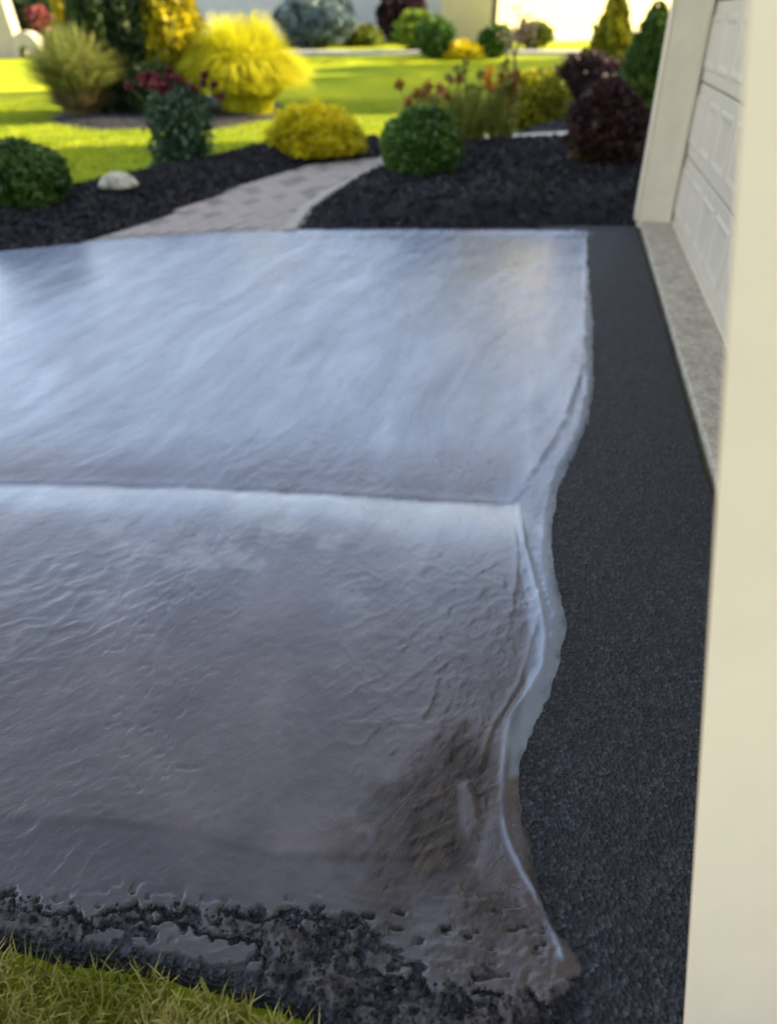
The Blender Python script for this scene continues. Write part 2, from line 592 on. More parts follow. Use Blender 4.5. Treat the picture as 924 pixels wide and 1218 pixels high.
def core_mesh(rx, ry, rz, seed, shape='ball'):
    bm = bmesh.new()
    bmesh.ops.create_icosphere(bm, subdivisions=3, radius=1.0)
    r = np.random.default_rng(seed)
    D = np.array([v.co[:] for v in bm.verts])
    R = lumps(D, seed, 0.10, 6)
    for v, k_ in zip(bm.verts, R):
        z = v.co.z
        if shape == 'mound':
            v.co = Vector((v.co.x * rx * k_, v.co.y * ry * k_, max(z, 0.0) * rz * k_ + 0.005))
        elif shape == 'cone':
            q = (1 - (z + 1) / 2) ** 0.8 + 0.02
            h = math.hypot(v.co.x, v.co.y) + 1e-6
            v.co = Vector((v.co.x / h * q * rx * k_ * min(1, h * 4), v.co.y / h * q * ry * k_ * min(1, h * 4), (z + 1) * rz))
        else:
            v.co = Vector((v.co.x * rx * k_, v.co.y * ry * k_, z * rz * k_ + rz))
    return bm_mesh('core', bm, True)


def leaf_obj(name, P, D, size, mat, parent, seed, aspect=0.5, updir=0.2, tint_f=6.0, tint_amp=0.22):
    V, Q, t = leaf_quads(P, size, aspect, updir, D, np.random.default_rng(seed))
    t = clump_tint(P, t, seed, tint_f, tint_amp)
    return link(name, np_mesh(name, V, Q, False, {'tint': t}), mat, parent)


def stem_mesh(paths, name='stem', seg=5):
    """paths: list of (points, radii)"""
    bm = bmesh.new()
    for pts, rad in paths:
        rings = []
        for i, (p, r_) in enumerate(zip(pts, rad)):
            p = Vector(p)
            d = (Vector(pts[min(i + 1, len(pts) - 1)]) - Vector(pts[max(i - 1, 0)]))
            d = d.normalized() if d.length > 1e-9 else Vector((0, 0, 1))
            a = d.orthogonal().normalized(); b = d.cross(a)
            rings.append([bm.verts.new(p + a * r_ * math.cos(6.2832 * q / seg) + b * r_ * math.sin(6.2832 * q / seg)) for q in range(seg)])
        for i in range(len(rings) - 1):
            for q in range(seg):
                bm.faces.new((rings[i][q], rings[i][(q + 1) % seg], rings[i + 1][(q + 1) % seg], rings[i + 1][q]))
        bm.faces.new(rings[-1]); bm.faces.new(rings[0][::-1])
    return bm_mesh(name, bm, True)


def fork_paths(r, h, spread, n, r0=0.02, up=0.75):
    out = []
    for i in range(n):
        th = r.uniform(0, 6.28); s = spread * r.uniform(0.4, 1.0)
        tip = Vector((math.cos(th) * s, math.sin(th) * s, h * r.uniform(up, 1.0)))
        mid = tip * 0.5 + Vector((0, 0, h * 0.12))
        out.append(([(math.cos(th) * .02, math.sin(th) * .02, -0.03), mid[:], tip[:]], [r0, r0 * .7, r0 * .3]))
    return out


def blades(n, r0, h, spread, width, droop=0.35, seed=1, hvar=0.3, segs=3, lean=(0, 0)):
    r = np.random.default_rng(seed)
    th = r.uniform(0, 6.2832, n)
    rad = r0 * np.sqrt(r.uniform(0, 1, n))
    B = np.stack([np.cos(th) * rad, np.sin(th) * rad, np.zeros(n)], 1)
    th2 = th + r.normal(0, 0.5, n)
    sp = spread * r.uniform(0.15, 1.0, n)
    H = h * (1 - hvar * r.uniform(0, 1, n))
    out = np.stack([np.cos(th2), np.sin(th2), np.zeros(n)], 1)
    side = np.stack([-np.sin(th2), np.cos(th2), np.zeros(n)], 1) + r.normal(0, .3, (n, 3))
    V = np.empty((n, segs + 1, 2, 3))
    for s in range(segs + 1):
        f = s / segs
        z = H * (f - droop * f ** 3 * sp / max(spread, 1e-6))
        c = B + out * (sp * (f ** 1.6))[:, None]
        c = c + np.stack([lean[0] * f ** 2 * np.ones(n), lean[1] * f ** 2 * np.ones(n), z], 1)
        w = width * (1 - 0.85 * f)
        V[:, s, 0] = c - side * w / 2
        V[:, s, 1] = c + side * w / 2
    idx = np.arange(n * (segs + 1) * 2).reshape(n, segs + 1, 2)
    Q = np.stack([idx[:, :-1, 0], idx[:, :-1, 1], idx[:, 1:, 1], idx[:, 1:, 0]], -1).reshape(-1, 4)
    t = np.repeat(np.clip(r.normal(0.5, 0.22, n), 0, 1), (segs + 1) * 2)
    return V.reshape(-1, 3), Q, t


def shrub(name, label, cat, u, v, wpx, hpx, mat, shape='ball', n=4000, leaf=0.035, depth=0.30, amp=0.06, freq=5.0,
          group=None, core=True, seed=1, ground=0.0, cluster=0.0, leafname='foliage', aspect=0.55, updir=0.2, ratio=1.0, tint_amp=0.22, xy=None, sc=None):
    """u, v: the photograph pixel of its foot; wpx, hpx: its size there"""
    x, y = at(u, v, ground) if xy is None else xy
    s = scale_at(u, v) if sc is None else sc
    rx = wpx * s / 2; hz = hpx * s * 0.84
    rz = hz if shape == 'mound' else hz / 2
    t = thing(name, label, cat, (x, y + rx * (0.3 if shape == 'ball' else 0.7), ground + rise(y)), 0, group)
    P, D = crown_points(n, rx, rx * ratio, rz, shape, seed, amp, freq, depth, cluster)
    f = leaf_obj(leafname, P, D, leaf, mat, t, seed + 1, aspect, updir, 2.5 / max(rx, .1), tint_amp)
    if core:
        cs = 'mound' if shape == 'mound' else ('cone' if shape == 'cone' else 'ball')
        cm = core_mesh(rx * .74, rx * ratio * .74, rz * (.76 if cs != 'cone' else .9), seed + 3, cs)
        a = cm.attributes.new('tint', 'FLOAT', 'POINT')
        a.data.foreach_set('value', np.random.default_rng(seed).uniform(0, .5, len(cm.vertices)).astype(np.float32))
        c = link('inner_growth', cm, mat, t)
        if cs != 'mound':
            c.location.z = rz * (.22 if cs == 'ball' else 0.02)
    r = random.Random(seed)
    link('stem', stem_mesh(fork_paths(r, hz * .7, rx * .5, 5, max(.008, rx * .035))), M_BARK, t)
    return t


# ------------------------------------------------------------------ GROUND: lawn to the horizon
def grid_mesh(name, xs, ys, zf, attrs=None, smooth=True, keep=None):
    X, Y = np.meshgrid(xs, ys)
    Z = zf(X, Y)
    V = np.stack([X, Y, Z], -1).reshape(-1, 3)
    ny, nx = X.shape
    idx = np.arange(nx * ny).reshape(ny, nx)
    Q = np.stack([idx[:-1, :-1], idx[:-1, 1:], idx[1:, 1:], idx[1:, :-1]], -1).reshape(-1, 4)
    if keep is not None:
        kv = keep(X, Y).ravel()
        Q = Q[kv[Q].any(1)]
        used = np.unique(Q)
        remap = np.full(len(V), -1); remap[used] = np.arange(len(used))
        V = V[used]; Q = remap[Q]
        attrs = {a: b(X, Y).ravel()[used] for a, b in (attrs or {}).items()}
    else:
        attrs = {a: b(X, Y).ravel() for a, b in (attrs or {}).items()}
    return np_mesh(name, V, Q, smooth, attrs)


def growing(a, b, step, rate):
    """positions from a to b, spacing growing with the distance from a"""
    out = [a]; s = step; d = 1 if b > a else -1
    while (b - out[-1]) * d > 0:
        out.append(out[-1] + d * s); s *= rate
    out[-1] = b
    return out


lx = np.array(sorted(set([-v for v in growing(0, 1500, .35, 1.07)] + growing(0, 1500, .35, 1.07))))
ly = np.array(sorted(set([-v for v in growing(0, 300, .6, 1.2)] + growing(0, 1500, .35, 1.045))))
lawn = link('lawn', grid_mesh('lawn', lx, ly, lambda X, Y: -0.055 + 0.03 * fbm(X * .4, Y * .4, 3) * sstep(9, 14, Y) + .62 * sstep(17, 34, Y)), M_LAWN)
tag(lawn, 'wide green lawn running back to the houses', kind='structure')

# ------------------------------------------------------------------ DRIVEWAY
far_y = at(400, 270)[1]
OUT_R = [(700, 271), (703, 330), (708, 380), (710, 440), (704, 490), (690, 535), (672, 580), (664, 630), (668, 680), (680, 735), (676, 780),
         (660, 830), (640, 870), (630, 920), (630, 965), (634, 1010), (648, 1060), (668, 1100), (696, 1135), (706, 1152), (690, 1180), (668, 1186)]
OUT_B = [(655, 1212), (560, 1236), (470, 1238), (350, 1228), (270, 1200), (200, 1178), (120, 1164), (60, 1152), (0, 1138)]
left_edge = [(-1.5, .94), (-6.5, 2.07), (-6.5, 5.0)]
OUT_F = [(0, 297), (90, 288), (135, 282), (250, 275), (355, 271)]
COAT = np.vstack([W(OUT_F), smooth(W(OUT_R)), W(OUT_B), np.array(left_edge)])
# limits of the asphalt bed under it
GX = lambda s, y: (2.24 + (y - 6.92) * 0.207 / 0.978) + s          # x of the apron's edge at a given y, s metres further in
BED = np.vstack([W([(0, 299), (90, 289), (135, 283), (250, 276), (355, 271), (752, 264)]), np.array([[2.24, 6.92], [GX(0, 0.2), 0.2], [GX(0, -2.5), -2.5], [-0.1, -2.5], [0.0, 0.40]]),
                 W([(370, 1212), (270, 1180), (200, 1160), (120, 1148), (60, 1138), (0, 1126)]), np.array([[-1.5, 0.93], [-6.5, 2.05], [-6.5, 5.0]])])

R_MAIN = W([(618, 600), (622, 640), (634, 690), (645, 735), (645, 790), (626, 825), (608, 855), (600, 900), (597, 940), (597, 975), (606, 1010), (626, 1048), (646, 1082), (668, 1140)])
R_IN = W([(605, 597), (612, 640), (613, 690), (606, 740), (601, 760)])
R_IN2 = W([(640, 735), (630, 765), (622, 800), (603, 838), (588, 862), (576, 890), (570, 915)])
R_UP1 = W([(692, 300), (692, 380), (688, 440), (672, 490), (648, 535), (622, 575), (606, 599)])
R_UP2 = W([(702, 430), (697, 490), (678, 540), (656, 585), (648, 640)])
R_MAIN, R_IN, R_IN2, R_UP1, R_UP2 = (smooth(q_) for q_ in (R_MAIN, R_IN, R_IN2, R_UP1, R_UP2))
JOINT = W([(-60, 574), (0, 577), (110, 577), (210, 579), (320, 583), (410, 590), (500, 596), (605, 600)])
JOINT = np.vstack([[[-6.5, 2.35]], [[-3.0, 2.48]], JOINT])
PUDDLE = W([(590, 962), (597, 985), (606, 1012), (626, 1050), (642, 1078), (600, 1062), (568, 1048), (570, 1015), (578, 988)])
BROWN = W([(520, 872), (562, 866), (594, 915), (594, 960), (576, 1000), (574, 1056), (525, 1062), (476, 1054), (456, 1015), (466, 965), (488, 922)])
FILMBAND = W([(612, 612), (640, 612), (660, 640), (668, 680), (678, 735), (670, 785), (654, 832), (634, 868), (622, 920), (604, 925), (604, 885), (616, 850), (628, 826), (626, 800), (632, 760), (624, 700), (614, 650)])
MILKY = W([(545, 935), (556, 930), (566, 948), (570, 985), (558, 1000), (548, 985)])
LIP = W([(-60, 970), (60, 976), (120, 978), (190, 985), (300, 1010), (330, 1020)])


RUB_L = W([(-200, 1050), (0, 1062), (40, 1084), (96, 1090), (104, 1115), (120, 1140), (190, 1172), (120, 1176), (0, 1160), (-200, 1130)])
RUB_M = W([(90, 1092), (150, 1082), (230, 1088), (312, 1098), (352, 1092), (430, 1100), (436, 1120), (412, 1158), (470, 1166), (560, 1176), (645, 1190), (700, 1184), (680, 1240), (330, 1240), (290, 1200), (312, 1165), (308, 1114), (230, 1100), (150, 1094), (90, 1104)])
TONGUE = W([(100, 1094), (150, 1082), (230, 1088), (318, 1104), (322, 1165), (296, 1212), (200, 1190), (150, 1162)])


def rubble(X, Y):
    n = .046 * fbm(X * 24, Y * 24, 90, 5)
    r = np.maximum(sdf(X, Y, RUB_L), sdf(X, Y, RUB_M)) + n
    return r, sstep(-.025, .02, r + .02 * fbm(X * 75, Y * 75, 95, 3))


def dir_coords(X, Y, deg):
    a = math.radians(deg)
    return X * math.cos(a) + Y * math.sin(a), -X * math.sin(a) + Y * math.cos(a)


def bed_height(X, Y):
    g = 0.0080 * fbm(X * 26, Y * 26, 5, 4) * (1 + .8 * sstep(2, 4, Y))
    zone = rubble(X, Y)[1]
    g = g + zone * (0.012 * (vnoise(X * 38 + 2 * vnoise(X * 21, Y * 21, 82), Y * 38, 8) ** 1.5) + .012 * fbm(X * 95, Y * 95, 81, 3) - .007)
    edge = sdf(X, Y, BED) + 0.014 * fbm(X * 22, Y * 22, 21, 3)
    g = g - 0.075 * (1 - sstep(-0.01, 0.035, edge))
    return g - 0.012 - .03 * sstep(.12, .25, sdf(X, Y, COAT)) * (1 - sstep(1.35, 1.1, Y))


ax = np.array(sorted(set(growing(-1.0, -6.6, .012, 1.035) + list(np.arange(-1.0, .45, .0055)) + list(np.arange(.45, 1.3, .011)) + growing(1.3, 2.6, .012, 1.02))))
ay = np.array(sorted(set(growing(0.5, -2.55, .01, 1.12) + list(np.arange(.5, 1.1, .0045)) + growing(1.1, 7.05, .008, 1.0135))))
asph = link('asphalt', grid_mesh('asphalt', ax, ay, bed_height, keep=lambda X, Y: sdf(X, Y, BED) > -0.03), M_ASPHALT)
tag(asph, 'fresh black asphalt strip between the wet grey coating and the garage', kind='structure')


def coat_fields(X, Y):
    e = sdf(X, Y, COAT)
    near = sstep(1.25, .85, Y + .15 * X)
    rag = 0.026 * fbm(X * 15, Y * 15, 2, 5) * (0.5 + 1.3 * near) + .022 * fbm(X * 3.5, Y * 3.5, 3, 3)
    e2 = e + rag
    return e, e2, near


def coat_height(X, Y):
    e, e2, near = coat_fields(X, Y)
    body = sstep(-0.004, 0.06 - .032 * near, e2)
    z = -0.019 + 0.021 * body
    # broad waviness, trowel ridges
    z = z + body * 0.010 * fbm(X * 1.6, Y * 1.6, 40, 3)
    wx = X + 0.06 * fbm(X * 5, Y * 5, 41, 2); wy = Y + 0.06 * fbm(X * 5 + 9, Y * 5, 42, 2)
    a, b = dir_coords(wx, wy, 38)
    patch = sstep(-0.10, 0.22, fbm(X * 2.2, Y * 2.2, 47, 3))
    z = z + body * (patch + .20) * 0.0048 * ridged(a * 11 + 2.2 * fbm(X * 6, Y * 6, 103, 3), b * 21 + 2.2 * fbm(X * 6, Y * 6, 104, 3), 43, 4) * sstep(4.2, 2.2, Y)
    a, b = dir_coords(wx, wy, 62)
    z = z + body * 0.0035 * ridged(a * 1.2, b * 7, 45, 3) * sstep(2.2, 3.0, Y)
    z = z + body * 0.0030 * fbm(X * 34, Y * 34, 46, 4) * sstep(3.2, 1.4, Y)
    z = z - body * .0022 * sstep(.80, .86, vnoise(X * 60 + 3 * fbm(X * 17, Y * 17, 48), Y * 46, 49)) * sstep(.08, .22, fbm(X * 3.1, Y * 2.3, 50, 3)) * sstep(4.5, 2.5, Y)
    # valley where the two lifts meet
    d = seg_dist(X, Y, JOINT, False)
    jy = np.interp(X, JOINT[:, 0], JOINT[:, 1])
    far = Y > jy
    endx = 1 - sstep(.40, .56, X)
    z = z - endx * np.where(far, 0.021 * np.exp(-(d / .11) ** 1.2), 0.021 * np.exp(-(d / .17) ** 1.2)) * (.75 + .8 * fbm(X * 4, Y * 2, 110, 3))
    z = z + endx * 0.004 * np.exp(-((Y - jy - .03) / .03) ** 2) * (0.4 + 1.2 * vnoise(X * 6, Y * 6, 51))
    # ridges along the right-hand edge
    for line, hgt, w in ((R_MAIN, .0070, .010), (R_IN, .0022, .010), (R_IN2, .0028, .008), (R_UP1, .005, .020), (R_UP2, .005, .022), (LIP, .002, .006)):
        dd = seg_dist(X + .010 * fbm(X * 18, Y * 18, 60, 3), Y + .010 * fbm(X * 18, Y * 18, 61, 3), line, False)
        z = z + hgt * np.exp(-(dd / w) ** 2) * ((0.0 if line is LIP else 0.45) + 1.1 * sstep(-.25, .3, fbm(X * 7 + Y * 5, Y * 7 - X * 5, 62, 4)))
    # tool marks in the brown hollow
    br = sstep(-.03, .06, sdf(X, Y, BROWN) + .05 * fbm(X * 12, Y * 12, 63, 3))
    a, b = dir_coords(X, Y, 25); c, dd2 = dir_coords(X, Y, -40)
    z = z - br * .006 + br * .004 * np.maximum(ridged(a * 6, b * 26, 64, 2), ridged(c * 6, dd2 * 24, 65, 2))
    pd = sstep(-.008, .008, sdf(X, Y, PUDDLE)); mk = sstep(-.01, .01, sdf(X, Y, MILKY))
    z = z * (1 - np.maximum(pd, mk)) + np.maximum(pd, mk) * 0.004
    # front block: dragged, torn surface
    tear = near * sstep(.0, .12, X + .25) * sstep(.92, .80, Y)
    a, b = dir_coords(wx, wy, -8)
    z = z + tear * body * (.006 * ridged(a * 7 + 2 * fbm(X * 9, Y * 9, 97), b * 24, 66, 3) - .006)
    z = z - tear * .010 * sstep(.08, .28, fbm(a * 22 + 3, b * 40, 94, 5))
    # torn front edge: the coating sinks among the lumps of asphalt, with ragged cracks along the break
    rd, rb = rubble(X, Y)
    z = z - rb * (.0005 + .030 * fbm(X * 30, Y * 30, 70, 4)) + rb * .018 * fbm(X * 75, Y * 75, 74, 3)
    z = z - near * .022 * np.exp(-((rd + .004 + .03 * fbm(X * 40, Y * 40, 71, 4)) / .0045) ** 2) * sstep(.35, .6, vnoise(X * 16, Y * 16, 72))
    tg = sstep(-.01, .02, sdf(X, Y, TONGUE))
    z = z - tg * .004 + tg * .006 * fbm(X * 26, Y * 40, 77, 4)
    fr = near * sstep(-.07, .01, rd) * (1 - rb)
    z = z - fr * .014 * sstep(.70, .80, vnoise(X * 48 + 2 * fbm(X * 15, Y * 15, 79), Y * 60, 73))
    yl_ = np.interp(X, LIP[:, 0], LIP[:, 1]) + .012 * fbm(X * 9, Y * 9, 106, 3)
    z = z - .005 * sstep(.012, -.012, Y - yl_) * sstep(.15, -.1, X)
    # far lip
    z = z + 0.006 * np.exp(-((Y - (far_y - .16)) / .07) ** 2) * sstep(-1.2, -.6, X)
    w = (1 - sstep(.02, .06, sdf(X, Y, BED) + .02 * fbm(X * 22, Y * 22, 22, 3))) * near
    return z * (1 - w) + (bed_height(X, Y) - .006) * w


def a_stain(X, Y):
    b = sstep(-.05, .07, sdf(X, Y, BROWN) + .09 * fbm(X * 9, Y * 9, 63, 4)) * .97
    halo = sstep(-.26, .02, sdf(X, Y, BROWN)) * sstep(.05, .3, fbm(X * 10, Y * 10, 73, 4) + .12) * .7
    m = np.maximum(sstep(-.01, .01, sdf(X, Y, PUDDLE)), sstep(-.012, .012, sdf(X, Y, MILKY)))
    yl = np.interp(X, LIP[:, 0], LIP[:, 1])
    low = sstep(.03, -.02, Y - yl + .05 * fbm(X * 8, Y * 8, 96, 4)) * sstep(.25, .0, X) * .10
    return np.clip(np.maximum(np.maximum(b, halo), low) * (1 - .9 * m), 0, 1)


def a_pale(X, Y):  # pale sediment film, plus sky sheen painted on far slab and around joint
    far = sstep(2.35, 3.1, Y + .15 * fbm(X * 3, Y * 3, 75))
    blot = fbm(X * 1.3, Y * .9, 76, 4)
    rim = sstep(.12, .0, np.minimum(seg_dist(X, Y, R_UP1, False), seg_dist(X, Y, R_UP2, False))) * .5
    jb = np.exp(-(seg_dist(X, Y, JOINT, False) / (.14 + .07 * sstep(-.3, .4, X))) ** 2) * (Y < np.interp(X, JOINT[:, 0], JOINT[:, 1]) + .015) * 1.9 * (1 - sstep(.45, .52, X))  # painted sheen band on the near side of the joint
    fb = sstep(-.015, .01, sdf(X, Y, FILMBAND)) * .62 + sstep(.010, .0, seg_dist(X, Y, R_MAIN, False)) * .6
    return np.clip(far * (1 - .55 * np.exp(-(np.maximum(Y - 2.4, 0) / .35) ** 2)) * (1.0 + 1.2 * blot) + rim + jb * (.7 + blot) + fb + (1 - far) * sstep(1.25, 2.4, Y + .3 * fbm(X * 2, Y * 2, 93, 4)) * (.42 + .9 * blot), 0, 1)  # last term: painted sheen fading from the joint towards the near end


def a_joint_sheen(X, Y):  # sky sheen below the joint painted as a pale band, plus pale dots
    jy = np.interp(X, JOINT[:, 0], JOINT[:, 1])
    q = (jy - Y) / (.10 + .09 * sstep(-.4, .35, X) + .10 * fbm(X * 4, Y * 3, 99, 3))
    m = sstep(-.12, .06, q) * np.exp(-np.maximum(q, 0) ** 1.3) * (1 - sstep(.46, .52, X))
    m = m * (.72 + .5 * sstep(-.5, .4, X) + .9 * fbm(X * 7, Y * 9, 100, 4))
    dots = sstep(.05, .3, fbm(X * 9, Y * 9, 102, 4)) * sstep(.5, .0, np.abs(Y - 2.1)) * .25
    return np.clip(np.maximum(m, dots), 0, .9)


def a_deep(X, Y):
    yl = np.interp(X, LIP[:, 0], LIP[:, 1])
    return sstep(.03, -.02, Y - yl + .05 * fbm(X * 8, Y * 8, 96, 4)) * sstep(.35, .0, X) * (.55 + .5 * fbm(X * 5, Y * 5, 107, 3))


def a_film(X, Y):
    f = np.maximum(sstep(-.006, .008, sdf(X, Y, PUDDLE)), sstep(-.02, .01, sdf(X, Y, FILMBAND)) * .8)
    return np.maximum(f, sstep(-.01, .01, sdf(X, Y, MILKY)) * .8)


def a_thin(X, Y):
    e, e2, near = coat_fields(X, Y)
    rd, rb = rubble(X, Y)
    t = (1 - sstep(-.01, .045, e2 + .05 * fbm(X * 28, Y * 28, 105, 4))) * sstep(-1.3, -.7, X) * .85
    thick = coat_height(X, Y) - bed_height(X, Y)
    tn = near * (1 - sstep(.0002, .004, thick)) * .9
    return np.clip(np.maximum(np.maximum(t, tn), near * sstep(-.02, .02, rd) * (.42 + .5 * fbm(X * 35, Y * 35, 111, 3))), 0, 1)


cx = np.array(sorted(set(growing(-.9, -6.5, .008, 1.024) + list(np.arange(-.9, .75, .0042)) + growing(.75, 1.9, .006, 1.02))))
cy = np.array(sorted(set(growing(.58, 7.0, .0028, 1.0052))))
coat = link('driveway', grid_mesh('driveway', cx, cy, coat_height, {'stain': a_stain, 'pale': a_pale, 'film': a_film, 'deep': a_deep, 'joint_sheen': a_joint_sheen, 'thin': a_thin},
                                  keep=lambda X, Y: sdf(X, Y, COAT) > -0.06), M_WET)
tag(coat, 'driveway under a fresh wet grey sealer with trowel ridges', kind='structure')

# ------------------------------------------------------------------ MULCH BEDS
BED_L = W([(-140, 310), (0, 299), (60, 293), (90, 288), (190, 257), (300, 214), (350, 199), (400, 190), (452, 186), (470, 172), (440, 166), (400, 178), (310, 180), (230, 200),
           (150, 216), (80, 232), (0, 245), (-140, 262)])
BED_R = W([(356, 270), (372, 247), (400, 228), (432, 212), (455, 200), (480, 192), (560, 180), (680, 174), (790, 165), (790, 264), (752, 264), (560, 267)])
BED_B = W([(600, 168), (640, 140), (690, 128), (800, 120), (800, 160), (680, 168)])


def mulch(name, label, poly, hgt, step, nchip, seed):
    x0, y0 = poly.min(0) - .1; x1, y1 = poly.max(0) + .1
    xs = np.arange(x0, x1, step); ys = np.arange(y0, y1, step)

    def zf(X, Y):
        s = sdf(X, Y, poly)
        return -0.05 + (hgt + .05) * sstep(-.05, .45, s) ** .7 + .05 * fbm(X * 6, Y * 6, seed, 4) * sstep(-.03, .1, s)
    me = grid_mesh(name, xs, ys, zf, {'tint': lambda X, Y: .4 + .5 * fbm(X * 9, Y * 9, seed + 3, 3)}, keep=lambda X, Y: sdf(X, Y, poly) > -.04)
    V0 = np.empty(len(me.vertices) * 3, np.float32); me.vertices.foreach_get('co', V0); V0 = V0.reshape(-1, 3)
    Q0 = np.empty(len(me.loops), np.int32); me.loops.foreach_get('vertex_index', Q0); Q0 = Q0.reshape(-1, 4)
    T0 = np.empty(len(V0), np.float32); me.attributes['tint'].data.foreach_get('value', T0)
    r = np.random.default_rng(seed)
    p = r.uniform((x0, y0), (x1, y1), (nchip * 4, 2))
    p = p[sdf(p[:, 0], p[:, 1], poly) > -.03][:nchip]
    P = np.column_stack([p, zf(p[:, 0], p[:, 1]) + .012])
    V, Q, t = leaf_quads(P, .055, .4, .0, None, r, .7)
    t = np.clip(t + np.repeat(r.uniform(-.4, .6, len(P)), 4), 0, 1)
    bpy.data.meshes.remove(me)
    m2 = np_mesh(name, np.vstack([V0, V]), np.vstack([Q0, Q + len(V0)]), False, {'tint': np.concatenate([T0, t])})
    return tag(link(name, m2, M_MULCH), label, kind='stuff')


mulch('mulch', 'black mulch bed curving along the left of the paver walkway', BED_L, .16, .06, 14000, 31)
mulch('mulch', 'black mulch mound between driveway, walkway and garage corner', BED_R, .20, .05, 14000, 32)
mulch('mulch', 'black mulch behind the pale edging by the maroon shrubs', BED_B, .10, .1, 2500, 33)

# ------------------------------------------------------------------ WALKWAY of pavers
WALK = W([(96, 288), (190, 259), (300, 216), (350, 201), (400, 191), (452, 187), (476, 180), (520, 176), (480, 193), (455, 202), (432, 213), (400, 229), (372, 247), (355, 271), (250, 276), (135, 283)])
bm = bmesh.new()
prism(bm, [tuple(p) for p in WALK], -.06, -.006)
walk = link('walkway', bm_mesh('walkway', bm), M_SAND)
tag(walk, 'pinkish grey paver walkway curving away between the two mulch beds', kind='structure')
pa, pb = Vector(at(215, 268)), Vector(at(430, 196))
wd = (pb - pa).normalized(); wp = Vector((-wd.y, wd.x))
PL, PW, GAP = .205, .115, .010


def paver_mesh(L, Wd, Hh, bev):
    bm = bmesh.new()
    lo = [bm.verts.new((sx * L / 2, sy * Wd / 2, -Hh)) for sx, sy in ((-1, -1), (1, -1), (1, 1), (-1, 1))]
    mi = [bm.verts.new((sx * L / 2, sy * Wd / 2, -bev)) for sx, sy in ((-1, -1), (1, -1), (1, 1), (-1, 1))]
    hi = [bm.verts.new((sx * (L / 2 - bev), sy * (Wd / 2 - bev), 0)) for sx, sy in ((-1, -1), (1, -1), (1, 1), (-1, 1))]
    bm.faces.new(hi)
    for a, b in ((lo, mi), (mi, hi)):
        for i in range(4):
            bm.faces.new((a[i], a[(i + 1) % 4], b[(i + 1) % 4], b[i]))
    return bm_mesh('paver', bm)


pav_me = []
for m in M_PAVE:
    me = paver_mesh(PL, PW, .05, .008); me.materials.append(m); pav_me.append(me)
cands = []
for i in range(-40, 60):
    for j in range(-30, 30):
        q = pa + wd * ((i + (.5 if j % 2 else 0)) * (PL + GAP)) + wp * (j * (PW + GAP))
        cands.append((q.x, q.y))
cands = np.array(cands)
ok = sdf(cands[:, 0], cands[:, 1], WALK) > .01
cands = cands[ok]
cands = cands[np.argsort(cands[:, 1])]
ang = math.atan2(wd.y, wd.x)
rr = random.Random(4)
pstuff = []
for i, (x, y) in enumerate(cands):
    me = pav_me[rr.choice((0, 0, 0, 1, 1, 2))]
    if i < 300:
        o = link('paver', me, None, walk, (x, y, .008 + rr.uniform(-.004, .004)), ang + rr.uniform(-.01, .01))
        o.rotation_euler.x = rr.uniform(-.012, .012); o.rotation_euler.y = rr.uniform(-.012, .012)
    else:
        pstuff.append((x, y))
if pstuff:
    bm = bmesh.new()
    for x, y in pstuff:
        n0 = len(bm.verts)
        bm.from_mesh(pav_me[0])
        bm.verts.ensure_lookup_table()
        mt = Matrix.Translation((x, y, .008)) @ Matrix.Rotation(ang, 4, 'Z')
        bmesh.ops.transform(bm, matrix=mt, verts=bm.verts[n0:])
    me = bm_mesh('paver', bm); me.materials.clear()
    tag(link('paver', me, M_PAVE[0], walk), kind='stuff')
# edging stones along the right-hand curve
edge_me = paver_mesh(.20, .11, .06, .01); edge_me.materials.append(M_EDGE)
curve = [Vector(at(*p)) for p in [(353, 272), (370, 249), (398, 230), (430, 214), (453, 203), (478, 194), (520, 178)]]
acc = 0.0
for a, b in zip(curve[:-1], curve[1:]):
    L = (b - a).length; d = (b - a) / L
    s = acc
    while s < L:
        q = a + d * s + Vector((-d.y, d.x)) * .05
        o = link('edging_stone', edge_me, None, walk, (q.x, q.y, .035 + rr.uniform(-.004, .004)), math.atan2(d.y, d.x) + rr.uniform(-.03, .03))
        s += .212
    acc = s - L
# pale edging behind the right bed
bm = bmesh.new()
e0, e1 = Vector(at(540, 178)), Vector(at(690, 169))
d = (e1 - e0).normalized(); nn = Vector((-d.y, d.x)) * .16
prism(bm, [tuple(e0 - nn), tuple(e1 - nn), tuple(e1 + nn), tuple(e0 + nn)], -.05, .13)
kerb = link('kerb', bm_mesh('kerb', bm), M_CURB)
tag(kerb, 'low pale edging strip behind the right mulch bed', kind='structure')

# ------------------------------------------------------------------ GARAGE HOUSE (local frame: +Y runs away along the front, +X goes into the house)
g = thing('garage', 'cream garage with panelled overhead door and concrete door apron', 'garage', (2.24, 6.92, 0), -math.atan2(.207, .978))
DOORW = 4.9
